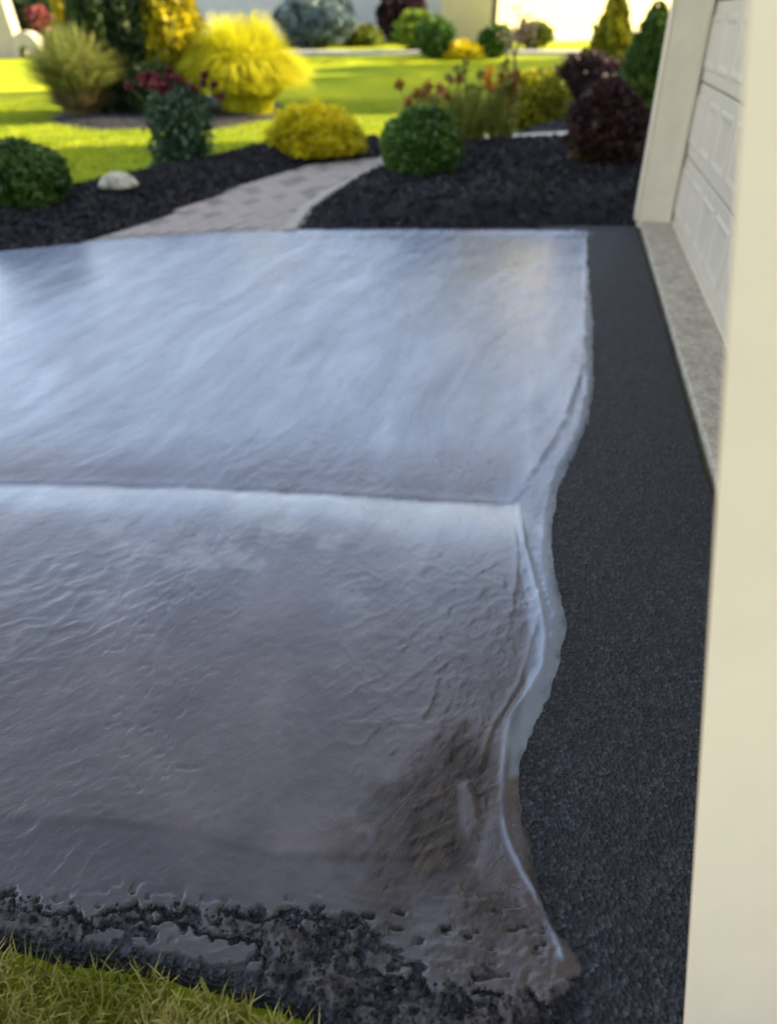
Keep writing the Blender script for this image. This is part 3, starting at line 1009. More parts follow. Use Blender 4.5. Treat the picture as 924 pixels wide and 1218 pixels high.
# far pier with trim
box_obj('wall', (0.012, 6.5, 0.125, 0.42, -.1, 3.0), M_SIDING, g)
box_obj('door_jamb', (-0.035, 0.238, 0.0, 0.12, -.05, 2.45), M_JAMB, g, .004)
box_obj('corner_trim', (-0.06, -0.036, -0.004, 0.14, .02, 2.9), M_JAMB, g, .004)
box_obj('door_stop', (0.2, 0.246, -0.03, -0.002, .0, 2.2), M_JAMB, g, .003)
box_obj('door_jamb', (-0.035, 0.238, -DOORW - .12, -DOORW, -.05, 2.45), M_JAMB, g, .004)
box_obj('wall', (0.012, 6.5, -11, -DOORW - .125, -.1, 3.0), M_SIDING, g)
box_obj('lintel', (-0.035, .4, -DOORW - .14, .14, 2.452, 3.0), M_SIDING, g)
box_obj('back_wall', (6.3, 6.5, -DOORW - .12, .12, -.1, 3.0), M_SIDING, g)
box_obj('door_apron', (-0.005, .30, -DOORW - .12, -0.004, -.12, .018), M_CONC, g, .006)
# overhead door: four sections, each with raised panels
door = link('overhead_door', None, None, g)
SH = 2.13 / 4


def section_mesh():
    bm = bmesh.new()
    x = .262
    gap = .006
    npan = 8
    pw = DOORW / npan
    ring = []
    box(bm, x, x + .045, -DOORW + .003, -.003, gap, SH - gap, .004)
    for i in range(npan):
        y0 = -DOORW + i * pw + .055; y1 = y0 + pw - .11; z0 = .085; z1 = SH - .085
        rects = []
        for inset, dx in ((0, -.0015), (.012, -.012), (.034, -.012), (.060, -.003)):
            rects.append([bm.verts.new((x + dx, yy, zz)) for yy, zz in ((y0 + inset, z0 + inset), (y1 - inset, z0 + inset), (y1 - inset, z1 - inset), (y0 + inset, z1 - inset))])
        for a, b in zip(rects[:-1], rects[1:]):
            for q in range(4):
                bm.faces.new((a[q], a[(q + 1) % 4], b[(q + 1) % 4], b[q]))
        bm.faces.new(rects[-1])
    return bm_mesh('section_panel', bm)


sec = section_mesh(); sec.materials.append(M_DOOR)
for i in range(4):
    o = link('section_panel', sec, None, door)
    o.location.z = .035 + i * SH
box_obj('bottom_seal', (.255, .30, -DOORW + .003, -.003, .019, .038), M_JAMB, door)
# gable roof over the garage
bm = bmesh.new()
ov = .45
pr = [(-ov, 2.95), (3.2, 5.0), (6.5 + ov, 2.95), (6.5 + ov, 3.10), (3.2, 5.18), (-ov, 3.10)]
lo = [bm.verts.new((x, -11.3, z)) for x, z in pr]; hi = [bm.verts.new((x, .75, z)) for x, z in pr]
for i in range(6):
    bm.faces.new((lo[i], lo[(i + 1) % 6], hi[(i + 1) % 6], hi[i]))
bm.faces.new((lo[0], lo[5], lo[4], lo[1])); bm.faces.new((lo[1], lo[4], lo[3], lo[2]))
bm.faces.new((hi[0], hi[1], hi[4], hi[5])); bm.faces.new((hi[1], hi[2], hi[3], hi[4]))
link('roof', bm_mesh('roof', bm), M_ROOF, g)
bm = bmesh.new()
for yy in (.40, -10.99):
    bm = bmesh.new()
    v = [bm.verts.new((x, yy, z)) for x, z in ((0.02, 3.0), (6.48, 3.0), (3.2, 4.98))]
    w_ = [bm.verts.new((x, yy - .1, z)) for x, z in ((0.02, 3.0), (6.48, 3.0), (3.2, 4.98))]
    bm.faces.new(v); bm.faces.new(w_[::-1])
    for i in range(3):
        bm.faces.new((v[i], v[(i + 1) % 3], w_[(i + 1) % 3], w_[i]))
    link('gable', bm_mesh('gable', bm), M_SIDING, g)
# taller dwelling behind, to the right
box_obj('dwelling_wall', (6.52, 14, -9, 8.9, -.1, 7.1), M_SIDING, g)
box_obj('dwelling_wall', (4.4, 6.51, 1.6, 8.9, -.1, 7.1), M_SIDING, g)
bm = bmesh.new()
pr = [(4.0, 7.0), (9.2, 10.3), (14.4, 7.0), (14.4, 7.2), (9.2, 10.52), (4.0, 7.2)]
lo = [bm.verts.new((x, -9.4, z)) for x, z in pr]; hi = [bm.verts.new((x, 9.3, z)) for x, z in pr]
for i in range(6):
    bm.faces.new((lo[i], lo[(i + 1) % 6], hi[(i + 1) % 6], hi[i]))
bm.faces.new(lo[::-1]); bm.faces.new(hi)
link('dwelling_roof', bm_mesh('dwelling_roof', bm), M_ROOF, g)
for yy in (8.89, -9.0):
    bm = bmesh.new()
    v = [bm.verts.new((x, yy, z)) for x, z in ((4.45, 7.1), (13.95, 7.1), (9.2, 10.25))]
    w_ = [bm.verts.new((x, yy - .1, z)) for x, z in ((4.45, 7.1), (13.95, 7.1), (9.2, 10.25))]
    bm.faces.new(v); bm.faces.new(w_[::-1])
    for i in range(3):
        bm.faces.new((v[i], v[(i + 1) % 3], w_[(i + 1) % 3], w_[i]))
    link('gable', bm_mesh('gable', bm), M_SIDING, g)

# added cream panel in place of the blank screen margin on the right: stands on the asphalt, free edge raked, back edge to the garage
p0 = ray(812, 1218) * 1.29; p0 = Vector((p0.x, p0.y, CAM_H + p0.z))
pn = ray(812, 1218).cross(ray(888, 0)).normalized()      # the raked edge
ed = (Vector((0, 0, 1)) - pn * pn.z).normalized()
foot = p0 + ed * ((0.004 - p0.z) / ed.z)
top = p0 + ed * ((1.74 - p0.z) / ed.z)
th = Vector((.68, .70, 0)).normalized() * .05
bm = bmesh.new()
inner_f = Vector((GX(-.04, foot.y - .02), foot.y - .02, 0.004)); inner_t = Vector((GX(-.04, top.y - .02), top.y - .02, 1.74))
fr = [bm.verts.new(p) for p in (foot, inner_f, inner_t, top)]
bk = [bm.verts.new(p + th) for p in (foot, inner_f, inner_t, top)]
bm.faces.new(fr); bm.faces.new(bk[::-1])
for i in range(4):
    bm.faces.new((fr[i], fr[(i + 1) % 4], bk[(i + 1) % 4], bk[i]))
bmesh.ops.recalc_face_normals(bm, faces=bm.faces[:])
bmesh.ops.bevel(bm, geom=bm.edges[:], offset=.003, segments=2, affect='EDGES')
tag(link('margin_panel', bm_mesh('margin_panel', bm), M_PANEL), 'tall plain cream panel added for the blank screen margin, in front of the garage door', 'panel')

# ------------------------------------------------------------------ PLANTS BY THE DRIVE
shrub('boxwood_ball', 'dark green clipped ball shrub in the mulch left of the pale mushroom ornament', 'shrub', 33, 261, 94, 96, M_BOXD, 'ball', 7000, .055, .36, .09, seed=101, ground=.05)
shrub('boxwood_ball', 'bright green clipped ball shrub on the mulch mound by the walkway', 'shrub', 500, 218, 90, 88, M_BOX, 'ball', 8000, .055, .36, .08, seed=102, ground=.10)
shrub('cypress_mound', 'low golden yellow mound shrub between lawn and walkway', 'shrub', 370, 187, 116, 62, M_GOLDM, 'mound', 9000, .065, .36, .11, seed=103, ground=.08, ratio=.8)
shrub('cypress_mound', 'yellow green mound shrub behind the pale edging beside the maroon shrubs', 'shrub', 636, 148, 96, 60, M_OLIVE, 'mound', 6000, .09, .3, .09, seed=104, ground=.03, ratio=.8)
shrub('barberry', 'large maroon shrub with arching twigs against the garage corner', 'shrub', 722, 209, 92, 108, M_MAR, 'egg', 8000, .065, .7, .2, 6, seed=105, ground=.12, core=False, cluster=.3, ratio=.8)
shrub('barberry', 'smaller dark maroon shrub below the olive pointed conifer', 'shrub', 697, 136, 80, 72, M_DMAR, 'ball', 5000, .10, .6, .18, 6, seed=106, ground=.05, ratio=.8)
shrub('cone_conifer', 'olive yellow pointed conifer behind the maroon shrubs', 'conifer', 724, 118, 72, 132, M_OLIVE, 'cone', 8000, .13, .45, .16, 7, seed=107, updir=.9)
shrub('cone_conifer', 'dark green pointed conifer close to the garage jamb', 'conifer', 768, 150, 84, 152, M_MIDCON, 'cone', 9000, .11, .45, .16, 7, seed=108, updir=.9)

# rose bush
x, y = at(220, 198, .06)
s = scale_at(220, 198)
rose = thing('rose_bush', 'upright rose bush with dark leaves and red flowers in the left bed', 'rose bush', (x, y, .06))
hz = 100 * s * .84
P, D = crown_points(3600, 32 * s, 32 * s, hz / 2, 'column', 120, .24, 7, .85, .3)
leaf_obj('foliage', P, D, .075, M_ROSE, rose, 121, .6, .1, 6, .25)
r = random.Random(5)
link('stem', stem_mesh(fork_paths(r, hz * 1.05, .28, 9, .012, .85)), M_BARK, rose)
fl = [(-52, 104), (-33, 110), (-24, 103), (-12, 100), (-4, 96), (2, 104), (12, 106), (22, 101), (30, 98), (36, 116), (44, 92), (53, 86), (-6, 108), (6, 95)]
for i, (du, dv) in enumerate(fl):
    n = 26
    rg = np.random.default_rng(130 + i)
    D = rg.normal(size=(n, 3)); D /= np.linalg.norm(D, axis=1, keepdims=True)
    dark = du > 26
    rad = .045 if dark else rg.uniform(.045, .095)
    c = np.array([du * s, rg.uniform(-.15, .15), (dv + rg.uniform(-13, 9)) * s * .84])
    V, Q, t = leaf_quads(c + D * rad * .6, rad * 1.3, .8, .2, D, rg)
    link('flower', np_mesh('flower', V, Q, False, {'tint': t}), M_BUD if dark else M_PETAL, rose)
    link('stalk', stem_mesh([([(c[0] * .35, 0, hz * .6), (c[0] * .8, c[1] * .6, c[2] - .10), tuple(c)], [.007, .006, .004])]), M_STEM, rose)

# mushroom ornament
x, y = at(145, 241, .05); s = scale_at(145, 241)
mu = thing('mushroom_ornament', 'small pale mushroom shaped garden ornament in the left mulch bed', 'garden ornament', (x, y, .06))
bm = bmesh.new()
prof = [(0.0, 1.0), (.25, .97), (.5, .85), (.75, .60), (.93, .28), (1.0, .08), (.95, -.02), (.7, .02), (.3, .05), (0.0, .06)]
R0, HC = 22 * s, 18 * s * .84
rings = []
for a, b in prof:
    rings.append([bm.verts.new((a * R0 * math.cos(6.2832 * q / 24) * (1 + .03 * math.sin(q * 2.1)), a * R0 * math.sin(6.2832 * q / 24), .14 + b * HC)) for q in range(24)])
for i in range(len(rings) - 1):
    for q in range(24):
        bm.faces.new((rings[i][q], rings[i][(q + 1) % 24], rings[i + 1][(q + 1) % 24], rings[i + 1][q]))
bmesh.ops.remove_doubles(bm, verts=bm.verts[:], dist=1e-5)
link('cap', bm_mesh('cap', bm, True), M_CAP, mu)
link('stem', stem_mesh([([(0, 0, -.05), (0.004, 0, .07), (0, 0, .16)], [.05, .042, .05])], 'stem', 12), M_CAP, mu)
x2, y2 = x + .02, y - .14
V, Q, t = blades(60, .05, .11, .10, .014, .3, 140)
tag(link('leaf_tuft', np_mesh('leaf_tuft', V, Q, False, {'tint': t}), M_LIME, None, (x2, y2, .08)), 'little green leaf tuft in front of the mushroom ornament', 'plant')


# perennials behind the green ball
def perennial(label, u, v, hpx, spread, n, seed, head, headmat, nh, blade_mat=M_STEM, w=.018, hs=.09, group=None):
    x, y = at(u, v, .08); s = scale_at(u, v); h = hpx * s * .84
    t = thing('perennial', label, 'perennial', (x, y, .06), 0, group)
    V, Q, ti = blades(n, spread * .35, h, spread, w, .2, seed, .5)
    link('foliage', np_mesh('foliage', V, Q, False, {'tint': ti}), blade_mat, t)
    rg = np.random.default_rng(seed + 1)
    P, D = crown_points(n * 2, spread * .8, spread * .6, h * .40, 'egg', seed + 2, .15, 6, .9)
    leaf_obj('leaves', P, D, .07, blade_mat, t, seed + 3, .35, .8)
    for i in range(nh):
        c = np.array([rg.uniform(-1, 1) * spread, rg.uniform(-.6, .6) * spread, h * rg.uniform(.72, 1.05)])
        D = rg.normal(size=(16, 3)); D /= np.linalg.norm(D, axis=1, keepdims=True)
        V, Q, ti = leaf_quads(c + D * hs * .4, hs * .8, .7, .3, D, rg)
        link(head, np_mesh(head, V, Q, False, {'tint': ti}), headmat, t)
        link('stalk', stem_mesh([([(c[0] * .3, c[1] * .3, 0), (c[0] * .7, c[1] * .7, c[2] * .6), tuple(c)], [.008, .007, .005])]), blade_mat, t)
    return t


perennial('golden leaved perennial with rusty tips behind the bright green ball shrub', 510, 178, 82, .46, 260, 151, 'seedhead', M_RUST, 10, M_STEM, hs=.12)
perennial('thin olive stemmed perennial with tall loose stalks beside the pale edging', 556, 176, 96, .44, 340, 152, 'seedhead', M_STEM, 8, M_STEM)
perennial('leaning perennial with orange flowers at the end of the pale edging', 592, 174, 92, .30, 220, 153, 'flower', M_ORANGE, 6, M_STEM, hs=.13)
x, y = at(606, 176, .05); s = scale_at(606, 176)
tp = thing('young_tree', 'slender young tree with thin trunk and sparse pinkish tuft above the perennials', 'young tree', (x, y, .05))
link('trunk', stem_mesh([([(0, 0, -.05), (.02, 0, .6), (-.03, .02, 1.05), (.06, 0, 1.45)], [.025, .022, .018, .008]), ([(-.03, .02, 1.05), (-.15, 0, 1.3)], [.012, .005])], 'trunk', 6), M_BARK, tp)
P, D = crown_points(230, .24, .22, .20, 'ball', 160, .25, 6, .9, .3, 12); P[:, 2] += 1.12
leaf_obj('crown', P, D, .07, M_PINK, tp, 161)
P, D = crown_points(260, .17, .15, .22, 'ball', 162, .25, 6, .9, .3, 12); P[:, 2] += .52; P[:, 0] -= .08
leaf_obj('leaves', P, D, .09, M_RUST, tp, 163)


# ------------------------------------------------------------------ ISLAND BED AT THE LEFT
def grass_clump(label, u, v, wpx, hpx, mat, n, seed, width=.03, base=.25, droop=.45, lower=None, name='ornamental_grass'):
    x, y = at(u, v); s = scale_at(u, v); h = hpx * s * .84; rad = wpx * s / 2
    t = thing(name, label, 'ornamental grass', (x, y + rad * .5, -.03))
    V, Q, ti = blades(n, rad * base, h * 1.08, rad, width, droop, seed, .45, 4)
    link('blades', np_mesh('blades', V, Q, False, {'tint': ti}), mat, t)
    if lower:
        V, Q, ti = blades(n // 2, rad * base * 1.1, h * .45, rad * .6, width, .3, seed + 1, .5, 3)
        link('dry_blades', np_mesh('dry_blades', V, Q, False, {'tint': ti}), lower, t)
    return t


ISL = np.array([at(60, 142), at(120, 150), at(200, 148), at(250, 150), at(330, 136), at(330, 118), at(230, 110), at(100, 112)])
mulch('mulch', 'dark mulch under the feathery grass and dark columnar evergreens', ISL, .06, .15, 1500, 34)
grass_clump('tall feathery green grass with dry brown base at the left of the planting', 93, 141, 104, 122, M_FEATH, 5200, 171, .04, .30, .40, M_STRAW)
grass_clump('broad glowing golden grass right of the rose bush', 290, 138, 128, 134, M_GOLDG, 13000, 172, .03, .45, .62)


def column(label, u, v, wpx, hpx, mat, seed, n=5000, leaf=.14, shape='column', name='columnar_evergreen', cat='evergreen', group=None):
    return shrub(name, label, cat, u, v, wpx, hpx, mat, shape, n, leaf, .35, .12, 7, group, False, seed, updir=.9)


column('dark columnar evergreen right behind the feathery grass', 122, 138, 42, 190, M_DKEV, 181)
column('second dark columnar evergreen with gold flecked side, beside the golden shrub', 158, 136, 46, 195, M_DKEV, 182)
column('narrow golden conifer between the two dark columnar evergreens', 140, 128, 36, 180, M_GOLD, 183, 4500)
shrub('golden_shrub', 'tall golden yellow shrub behind the rose bush', 'shrub', 205, 134, 92, 178, M_GOLD, 'egg', 9000, .13, .55, .16, 6, None, False, 184, cluster=.22)
column('thin golden conifer at the back between grass and dark evergreen', 97, 108, 40, 150, M_GOLD, 185, 3500, .15)
shrub('dark_shrub', 'dark olive shrub at the foot of the golden shrub', 'shrub', 185, 140, 74, 66, M_DKEV, 'egg', 5000, .12, .5, .15, 6, None, False, 186)

# red flowering plant on tall stem
x, y = at(66, 112); s = scale_at(66, 112)
rf = thing('red_flowering_plant', 'round bright red flower head standing above the feathery grass', 'flowering plant', (x, y, -.04 + rise(y)))
P, D = crown_points(700, 10 * s, 10 * s, 12 * s * .84, 'ball', 190, .2, 5, .7); P[:, 2] += 80 * s * .84
leaf_obj('flower_head', P, D, .13, M_RED, rf, 191, .7)
link('stem', stem_mesh([([(0, 0, -.05), (.03, 0, 1.0), (0, 0, 85 * s * .84)], [.035, .03, .02])], 'stem', 6), M_STEM, rf)

# ------------------------------------------------------------------ FAR LAWN EDGE
fy = at(400, 58)[1]
bm = bmesh.new()
prism(bm, [(-80, fy - 2.2), (8, fy - 1.4), (30, fy + 1), (90, fy + 9), (90, fy + 12), (30, fy + 4), (8, fy + 0), (-80, fy - 1)], .3, rise(fy) - .02)
tag(link('path', bm_mesh('path', bm), M_STREET), 'pale grey path crossing the far end of the lawn', kind='structure')


def far_xy(u, v):
    return at(u, v)


shrub('blue_spruce', 'rounded blue green spruce in front of the white house', 'spruce', 376, 55, 84, 66, M_BLUE, 'ball', 7000, .26, .4, .13, 6, None, True, 201, cluster=.2)
shrub('low_shrub', 'low olive mound shrub against the white house right of the spruce', 'shrub', 433, 53, 46, 22, M_CON, 'mound', 2500, .18, .3, .1, 6, None, True, 202)
shrub('dark_round_shrub', 'large almost black rounded shrub in front of the white house', 'shrub', 478, 50, 58, 62, M_DMAR, 'ball', 5000, .22, .4, .06, 6, None, True, 203)
shrub('lime_shrub', 'bright lime green shrub in front of the black rounded shrub', 'shrub', 497, 58, 52, 44, M_LIME, 'ball', 4000, .18, .5, .15, 6, None, False, 204)
shrub('mid_shrub', 'dark green rounded shrub beside the orange flowers on the far lawn', 'shrub', 517, 67, 42, 46, M_BOX, 'ball', 4000, .22, .35, .1, 6, None, True, 205)
shrub('far_ball_shrub', 'olive green ball shrub right of the orange flowers', 'shrub', 589, 66, 38, 36, M_BOX, 'ball', 4000, .2, .3, .06, 6, None, True, 206)
shrub('yellow_far_shrub', 'yellow olive rounded shrub by the yellow house wall', 'shrub', 636, 56, 40, 30, M_CON, 'ball', 3500, .18, .4, .1, 6, None, True, 207)
x, y = at(550, 67); s = scale_at(550, 67)
fl = thing('flower_clump', 'low clump of orange and yellow flowers between two far green shrubs', 'flowers', (x, y, -.03 + rise(y)))
P, D = crown_points(1300, 22 * s, 14 * s, 18 * s * .84, 'mound', 208, .15, 6, .6)
leaf_obj('foliage', P, D, .22, M_GOLDM, fl, 209)
P, D = crown_points(160, 20 * s, 13 * s, 19 * s * .84, 'mound', 210, .2, 6, .3)
leaf_obj('blossoms', P, D, .2, M_ORANGE, fl, 211)


# trees
def tree(label, x, y, h, rad, mat, seed, trunk_h=.35, n=5000, leaf=.35, group=None, tr=.16):
    t = thing('shade_tree', label, 'tree', (x, y, -.05 + rise(y)), 0, group)
    r = random.Random(seed)
    paths = [([(0, 0, -.1), (.05, .03, h * trunk_h), (0, 0, h * .8)], [tr, tr * .75, tr * .2])]
    for i in range(7):
        th = r.uniform(0, 6.28); z0 = h * r.uniform(trunk_h, .6); q = rad * r.uniform(.5, .85)
        paths.append(([(0, 0, z0), (math.cos(th) * q * .5, math.sin(th) * q * .5, z0 + h * .1), (math.cos(th) * q, math.sin(th) * q, z0 + h * .24)], [tr * .45, tr * .3, tr * .08]))
    link('trunk', stem_mesh(paths, 'trunk', 7), M_BARK, t)
    P, D = crown_points(n, rad, rad, h * (1 - trunk_h) / 2, 'ball', seed, .16, 5, .75, .22, 40)
    P[:, 2] += h * trunk_h
    leaf_obj('crown', P, D, leaf, mat, t, seed + 1)
    return t


x, y = at(584, 62)
tree('tall golden tree with slim trunk in front of the yellow house', x, y, 6.5, 2.0, M_GOLD, 221, .36, 4000, .25, None, .12)
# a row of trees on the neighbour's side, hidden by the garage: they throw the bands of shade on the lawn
for i, (x, y, h, rad, lb) in enumerate([(13.5, 20.6, 11, 1.5, 'slim green tree beyond the garage, nearest of the row to the mulch beds'), (15, 23.4, 12, 1.5, 'slim green tree beyond the garage, second of the row from the mulch beds'),
                                      (17, 26.2, 12, 1.5, 'slim green tree beyond the garage, third of the row from the mulch beds'), (20, 29.5, 12, 1.5, 'slim green tree beyond the garage, last of the row beside the yellow house')]):
    tree(lb, x, y, h, rad, M_TREE, 230 + i, .08, 9000, .42, 'trees beyond the house')


# ------------------------------------------------------------------ FAR HOUSES
def window(parent, x0, x1, z0, z1, yf, frame_mat):
    bm = bmesh.new()
    f = .09
    box(bm, x0 - f, x1 + f, yf - .06, yf - .003, z0 - f, z0); box(bm, x0 - f, x1 + f, yf - .06, yf - .003, z1, z1 + f)
    box(bm, x0 - f, x0, yf - .06, yf - .003, z0 + .001, z1 - .001); box(bm, x1, x1 + f, yf - .06, yf - .003, z0 + .001, z1 - .001)
    xm = (x0 + x1) / 2
    box(bm, xm - .03, xm + .03, yf - .05, yf - .004, z0 + .002, z1 - .002)
    w = link('window', bm_mesh('window', bm), frame_mat, parent)
    box_obj('pane', (x0, x1, yf - .025, yf - .006, z0, z1), M_GLASS, w)


def house(label, x, y, rotz, Wd, Dp, He, Hr, wall, trim, wins, door=None):
    """front wall at local y = 0 facing -Y, ridge along X"""
    t = thing('house', label, 'house', (x, y, -.06 + rise(y)), rotz)
    box_obj('wall', (-Wd / 2, Wd / 2, 0, Dp, 0, He), wall, t)
    bm = bmesh.new()
    o = .5
    pr = [(-o, He - .05), (Dp / 2, Hr), (Dp + o, He - .05), (Dp + o, He + .15), (Dp / 2, Hr + .22), (-o, He + .15)]
    lo = [bm.verts.new((-Wd / 2 - o, b, c)) for b, c in pr]; hi = [bm.verts.new((Wd / 2 + o, b, c)) for b, c in pr]
    for i in range(6):
        bm.faces.new((lo[i], lo[(i + 1) % 6], hi[(i + 1) % 6], hi[i]))
    bm.faces.new((lo[0], lo[5], lo[4], lo[1])); bm.faces.new((lo[1], lo[4], lo[3], lo[2]))
    bm.faces.new((hi[0], hi[1], hi[4], hi[5])); bm.faces.new((hi[1], hi[2], hi[3], hi[4]))
    link('roof', bm_mesh('roof', bm), M_ROOF, t)
    for sx in (-Wd / 2 + .1, Wd / 2 - .2):
        bm = bmesh.new()
        a = [bm.verts.new((sx, b, c)) for b, c in ((.05, He), (Dp - .05, He), (Dp / 2, Hr - .02))]
        b_ = [bm.verts.new((sx + .1, b, c)) for b, c in ((.05, He), (Dp - .05, He), (Dp / 2, Hr - .02))]
        bm.faces.new(a); bm.faces.new(b_[::-1])
        for i in range(3):
            bm.faces.new((a[i], a[(i + 1) % 3], b_[(i + 1) % 3], b_[i]))
        link('gable', bm_mesh('gable', bm), wall, t)
    for x0, x1, z0, z1 in wins:
        window(t, x0, x1, z0, z1, 0, trim)
    box_obj('plinth', (-Wd / 2 - .04, Wd / 2 + .04, -.04, -.003, -.02, .28), M_STREET, t)
    return t


hx, hy = at(350, 50)
house('white house behind the blue spruce at the far end of the lawn', hx, hy + 3, math.radians(4), 20, 9, 5.4, 8.4, M_WHITE, M_WHITE,
      [(-7.5, -6.1, 2.6, 4.4), (-3, -1.6, 2.6, 4.4), (3.6, 5.0, 2.6, 4.4), (7, 8.4, 2.6, 4.4)])
hx, hy = at(672, 50)
hx, hy = at(592, 50)
hr = math.radians(42)
house('pale yellow sunlit house behind the conifers at the far right of the lawn', hx + 7 * math.cos(hr), hy + 1.2 + 7 * math.sin(hr), hr, 14, 6, 7.4, 12.5, M_YELLOW, M_WHITE,
      [(-5, -3.6, 4.4, 6.0), (-1, .4, 4.4, 6.0), (3, 4.4, 4.4, 6.0)])
# left: pale porch with a post and a rounded step wall
hx, hy = at(8, 66)
pc = thing('porch', 'pale stucco porch corner with post and round arched side wall at far left', 'porch', (hx, hy, -.06 + rise(hy)))
s = scale_at(8, 66)
bm = bmesh.new()
prism(bm, [(-.9 * 22 * s, 0), (.0, 0), (.0, .6), (-.9 * 22 * s, .6)], 0, 4.2)
for v in bm.verts:
    if v.co.z < .1 and v.co.x > -.1:
        v.co.x += 16 * s
link('post', bm_mesh('post', bm), M_BEIGE, pc)
bm = bmesh.new()
outer = [(38 * s * .0, 0)]
A = []
for q in range(13):
    a = math.pi * q / 12
    A.append((26 * s + 16 * s * math.cos(a), 8 * s + 19 * s * math.sin(a)))
I = []
for q in range(13):
    a = math.pi * q / 12
    I.append((24 * s + 8 * s * math.cos(a), 2 * s + 11 * s * math.sin(a)))
A = [(A[0][0], 0)] + A + [(A[-1][0], 0)]
I = [(I[0][0], 0)] + I + [(I[-1][0], 0)]
for yy in (-.05, .5):
    pass
va = [[bm.verts.new((x_, yy, z_)) for x_, z_ in A] for yy in (-.1, .55)]
vi = [[bm.verts.new((x_, yy, z_)) for x_, z_ in I] for yy in (-.1, .55)]
n = len(A)
for i in range(n - 1):
    bm.faces.new((va[0][i], va[0][i + 1], vi[0][i + 1], vi[0][i]))
    bm.faces.new((va[1][i], vi[1][i], vi[1][i + 1], va[1][i + 1]))
    bm.faces.new((va[0][i], va[1][i], va[1][i + 1], va[0][i + 1]))
    bm.faces.new((vi[0][i], vi[0][i + 1], vi[1][i + 1], vi[1][i]))
link('arched_wall', bm_mesh('arched_wall', bm), M_BEIGE, pc)
x, y = at(34, 58)
shrub('dark_hedge_shrub', 'tall dark green shrub behind the pale porch', 'shrub', 44, 58, 70, 62, M_DKEV, 'egg', 5000, .5, .5, .15, 6, None, False, 240)
# distant trees closing the view behind the houses
for i, (x, y, h, rad, lb) in enumerate([(-16, 58, 10, 4, 'tree behind the left end of the white house'), (2, 62, 10, 4, 'tree between the white and the yellow house')]):
    tree(lb, x, y, h, rad, M_TREE, 250 + i, .2, 3500, .8)


# ------------------------------------------------------------------ GRASS BLADES
def blade_field(name, label, pts, h, width, mat, seed, lean=.6, z=-.06):
    n = len(pts)
    r = np.random.default_rng(seed)
    th = r.uniform(0, 6.2832, n)
    H = h * r.uniform(.45, 1.1, n)
    L = H * lean * r.uniform(.2, 1.3, n)
    o = np.stack([np.cos(th), np.sin(th)], 1)
    sd = np.stack([-o[:, 1], o[:, 0]], 1)
    zz = z if np.ndim(z) else np.full(n, z)
    V = np.empty((n, 5, 3))
    for i, (f, w) in enumerate(((0, 1), (0, -1), (.6, -.7), (.6, .7))):
        V[:, i, :2] = pts + o * (L * f ** 1.6)[:, None] + sd * (width / 2 * w)
        V[:, i, 2] = zz + H * f
    V[:, 4, :2] = pts + o * L[:, None]; V[:, 4, 2] = zz + H * .92
    b = np.arange(n)[:, None] * 5
    T = np.vstack([b + (0, 1, 2), b + (0, 2, 3), b + (3, 2, 4)])
    cl = fbm(pts[:, 0] * 5, pts[:, 1] * 5, seed, 3)
    t = np.repeat(np.clip(r.normal(.5, .22, n) + cl * 1.1, 0, 1), 5)
    return tag(link(name, np_mesh(name, V.reshape(-1, 3), T, False, {'tint': t}), mat), label, kind='stuff')


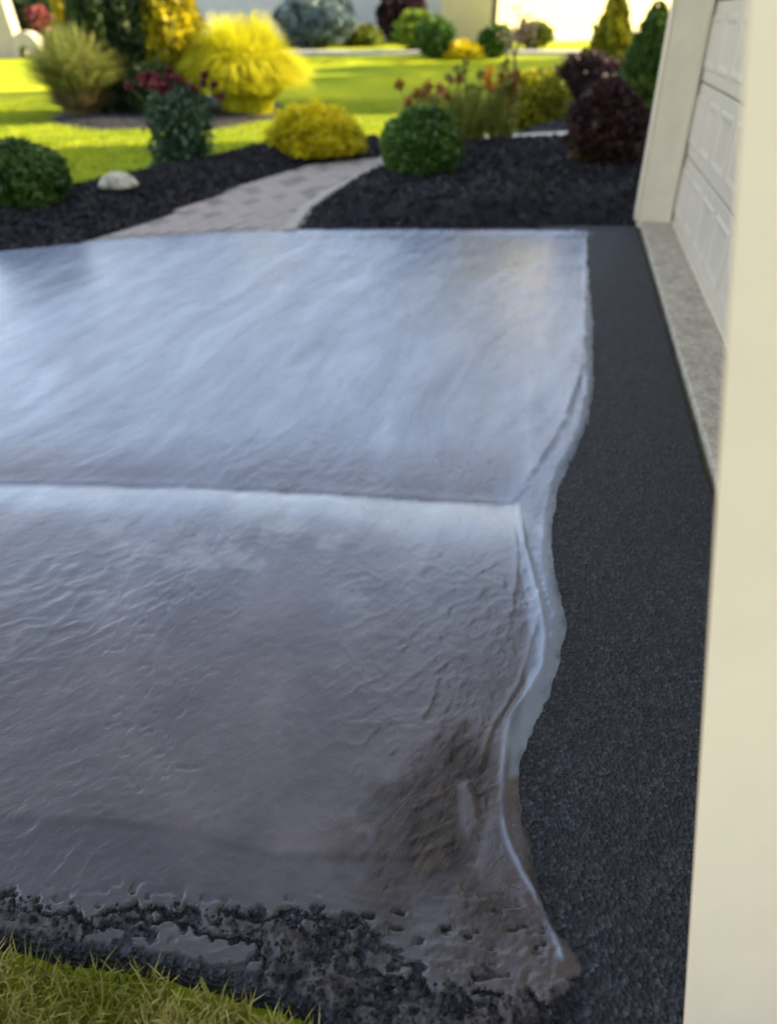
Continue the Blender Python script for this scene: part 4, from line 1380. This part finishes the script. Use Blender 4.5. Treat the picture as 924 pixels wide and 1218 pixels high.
r = np.random.default_rng(300)
p = np.column_stack([r.uniform(-2.2, .15, 60000), r.uniform(.25, 1.4, 60000)])
e = sdf(p[:, 0], p[:, 1], BED) + .03 * fbm(p[:, 0] * 20, p[:, 1] * 20, 9, 3)
p = p[e < -.004]
blade_field('grass', 'short yellow green grass at the broken corner of the driveway', p, .055, .0035, M_GRASS, 301, .9, -.045)
p = np.column_stack([r.uniform(-9, 3.4, 200000), r.uniform(7.5, 19, 200000)])
m = (sdf(p[:, 0], p[:, 1], BED_L) < .0) & (sdf(p[:, 0], p[:, 1], BED_R) < -.02) & (sdf(p[:, 0], p[:, 1], WALK) < -.04) & (sdf(p[:, 0], p[:, 1], BED_B) < 0) & (sdf(p[:, 0], p[:, 1], ISL) < 0) & (sdf(p[:, 0], p[:, 1], BED) < -.02)
gx = (p[:, 0] - 2.24) * .978 - (p[:, 1] - 6.92) * .207
m &= ~((gx > -.1) & (p[:, 1] < 12)) & (np.abs(p[:, 0]) < .55 * p[:, 1] + .5)
p = p[m][:90000]
blade_field('grass', 'mown lawn grass behind the mulch beds', p, .05, .012, M_GRASS2, 302, .6, -.06)

# ------------------------------------------------------------------ LOOSE CRUMBS along the broken edge
def crumbs(name, label, P, size, mat, seed):
    r = np.random.default_rng(seed)
    base = np.array([(1, 0, 0), (0, 1, 0), (-1, 0, 0), (0, -1, 0), (.1, .1, .8), (-.1, 0, -.7)])
    F = np.array([(0, 1, 4), (1, 2, 4), (2, 3, 4), (3, 0, 4), (1, 0, 5), (2, 1, 5), (3, 2, 5), (0, 3, 5)])
    n = len(P)
    V = np.repeat(base[None], n, 0) * (1 + .45 * r.uniform(-1, 1, (n, 6, 3)))
    th = r.uniform(0, 6.28, n); c, sn = np.cos(th)[:, None], np.sin(th)[:, None]
    V = np.stack([V[..., 0] * c - V[..., 1] * sn, V[..., 0] * sn + V[..., 1] * c, V[..., 2]], -1)
    sz = size * r.lognormal(0, .45, n)
    V = V * sz[:, None, None] + P[:, None, :]
    T = (F[None] + (np.arange(n) * 6)[:, None, None]).reshape(-1, 3)
    return tag(link(name, np_mesh(name, V.reshape(-1, 3), T, False), mat), label, kind='stuff')


r = np.random.default_rng(400)
p = np.column_stack([r.uniform(-1.3, .55, 60000), r.uniform(.6, 1.1, 60000)])
rd = rubble(p[:, 0], p[:, 1])[0]
keep = (r.uniform(0, 1, len(p)) < np.clip(.16 * np.exp(-(np.minimum(rd, 0) / .012) ** 2) * (rd > -.05), 0, 1)) & (sdf(p[:, 0], p[:, 1], BED) > .005)
p = p[keep][:3200]
zz = np.maximum(bed_height(p[:, 0], p[:, 1]), coat_height(p[:, 0], p[:, 1])) + .001
crumbs('asphalt_crumbs', 'loose black asphalt crumbs along the broken driveway edge', np.column_stack([p, zz]), .0031, M_ASPHALT, 401)
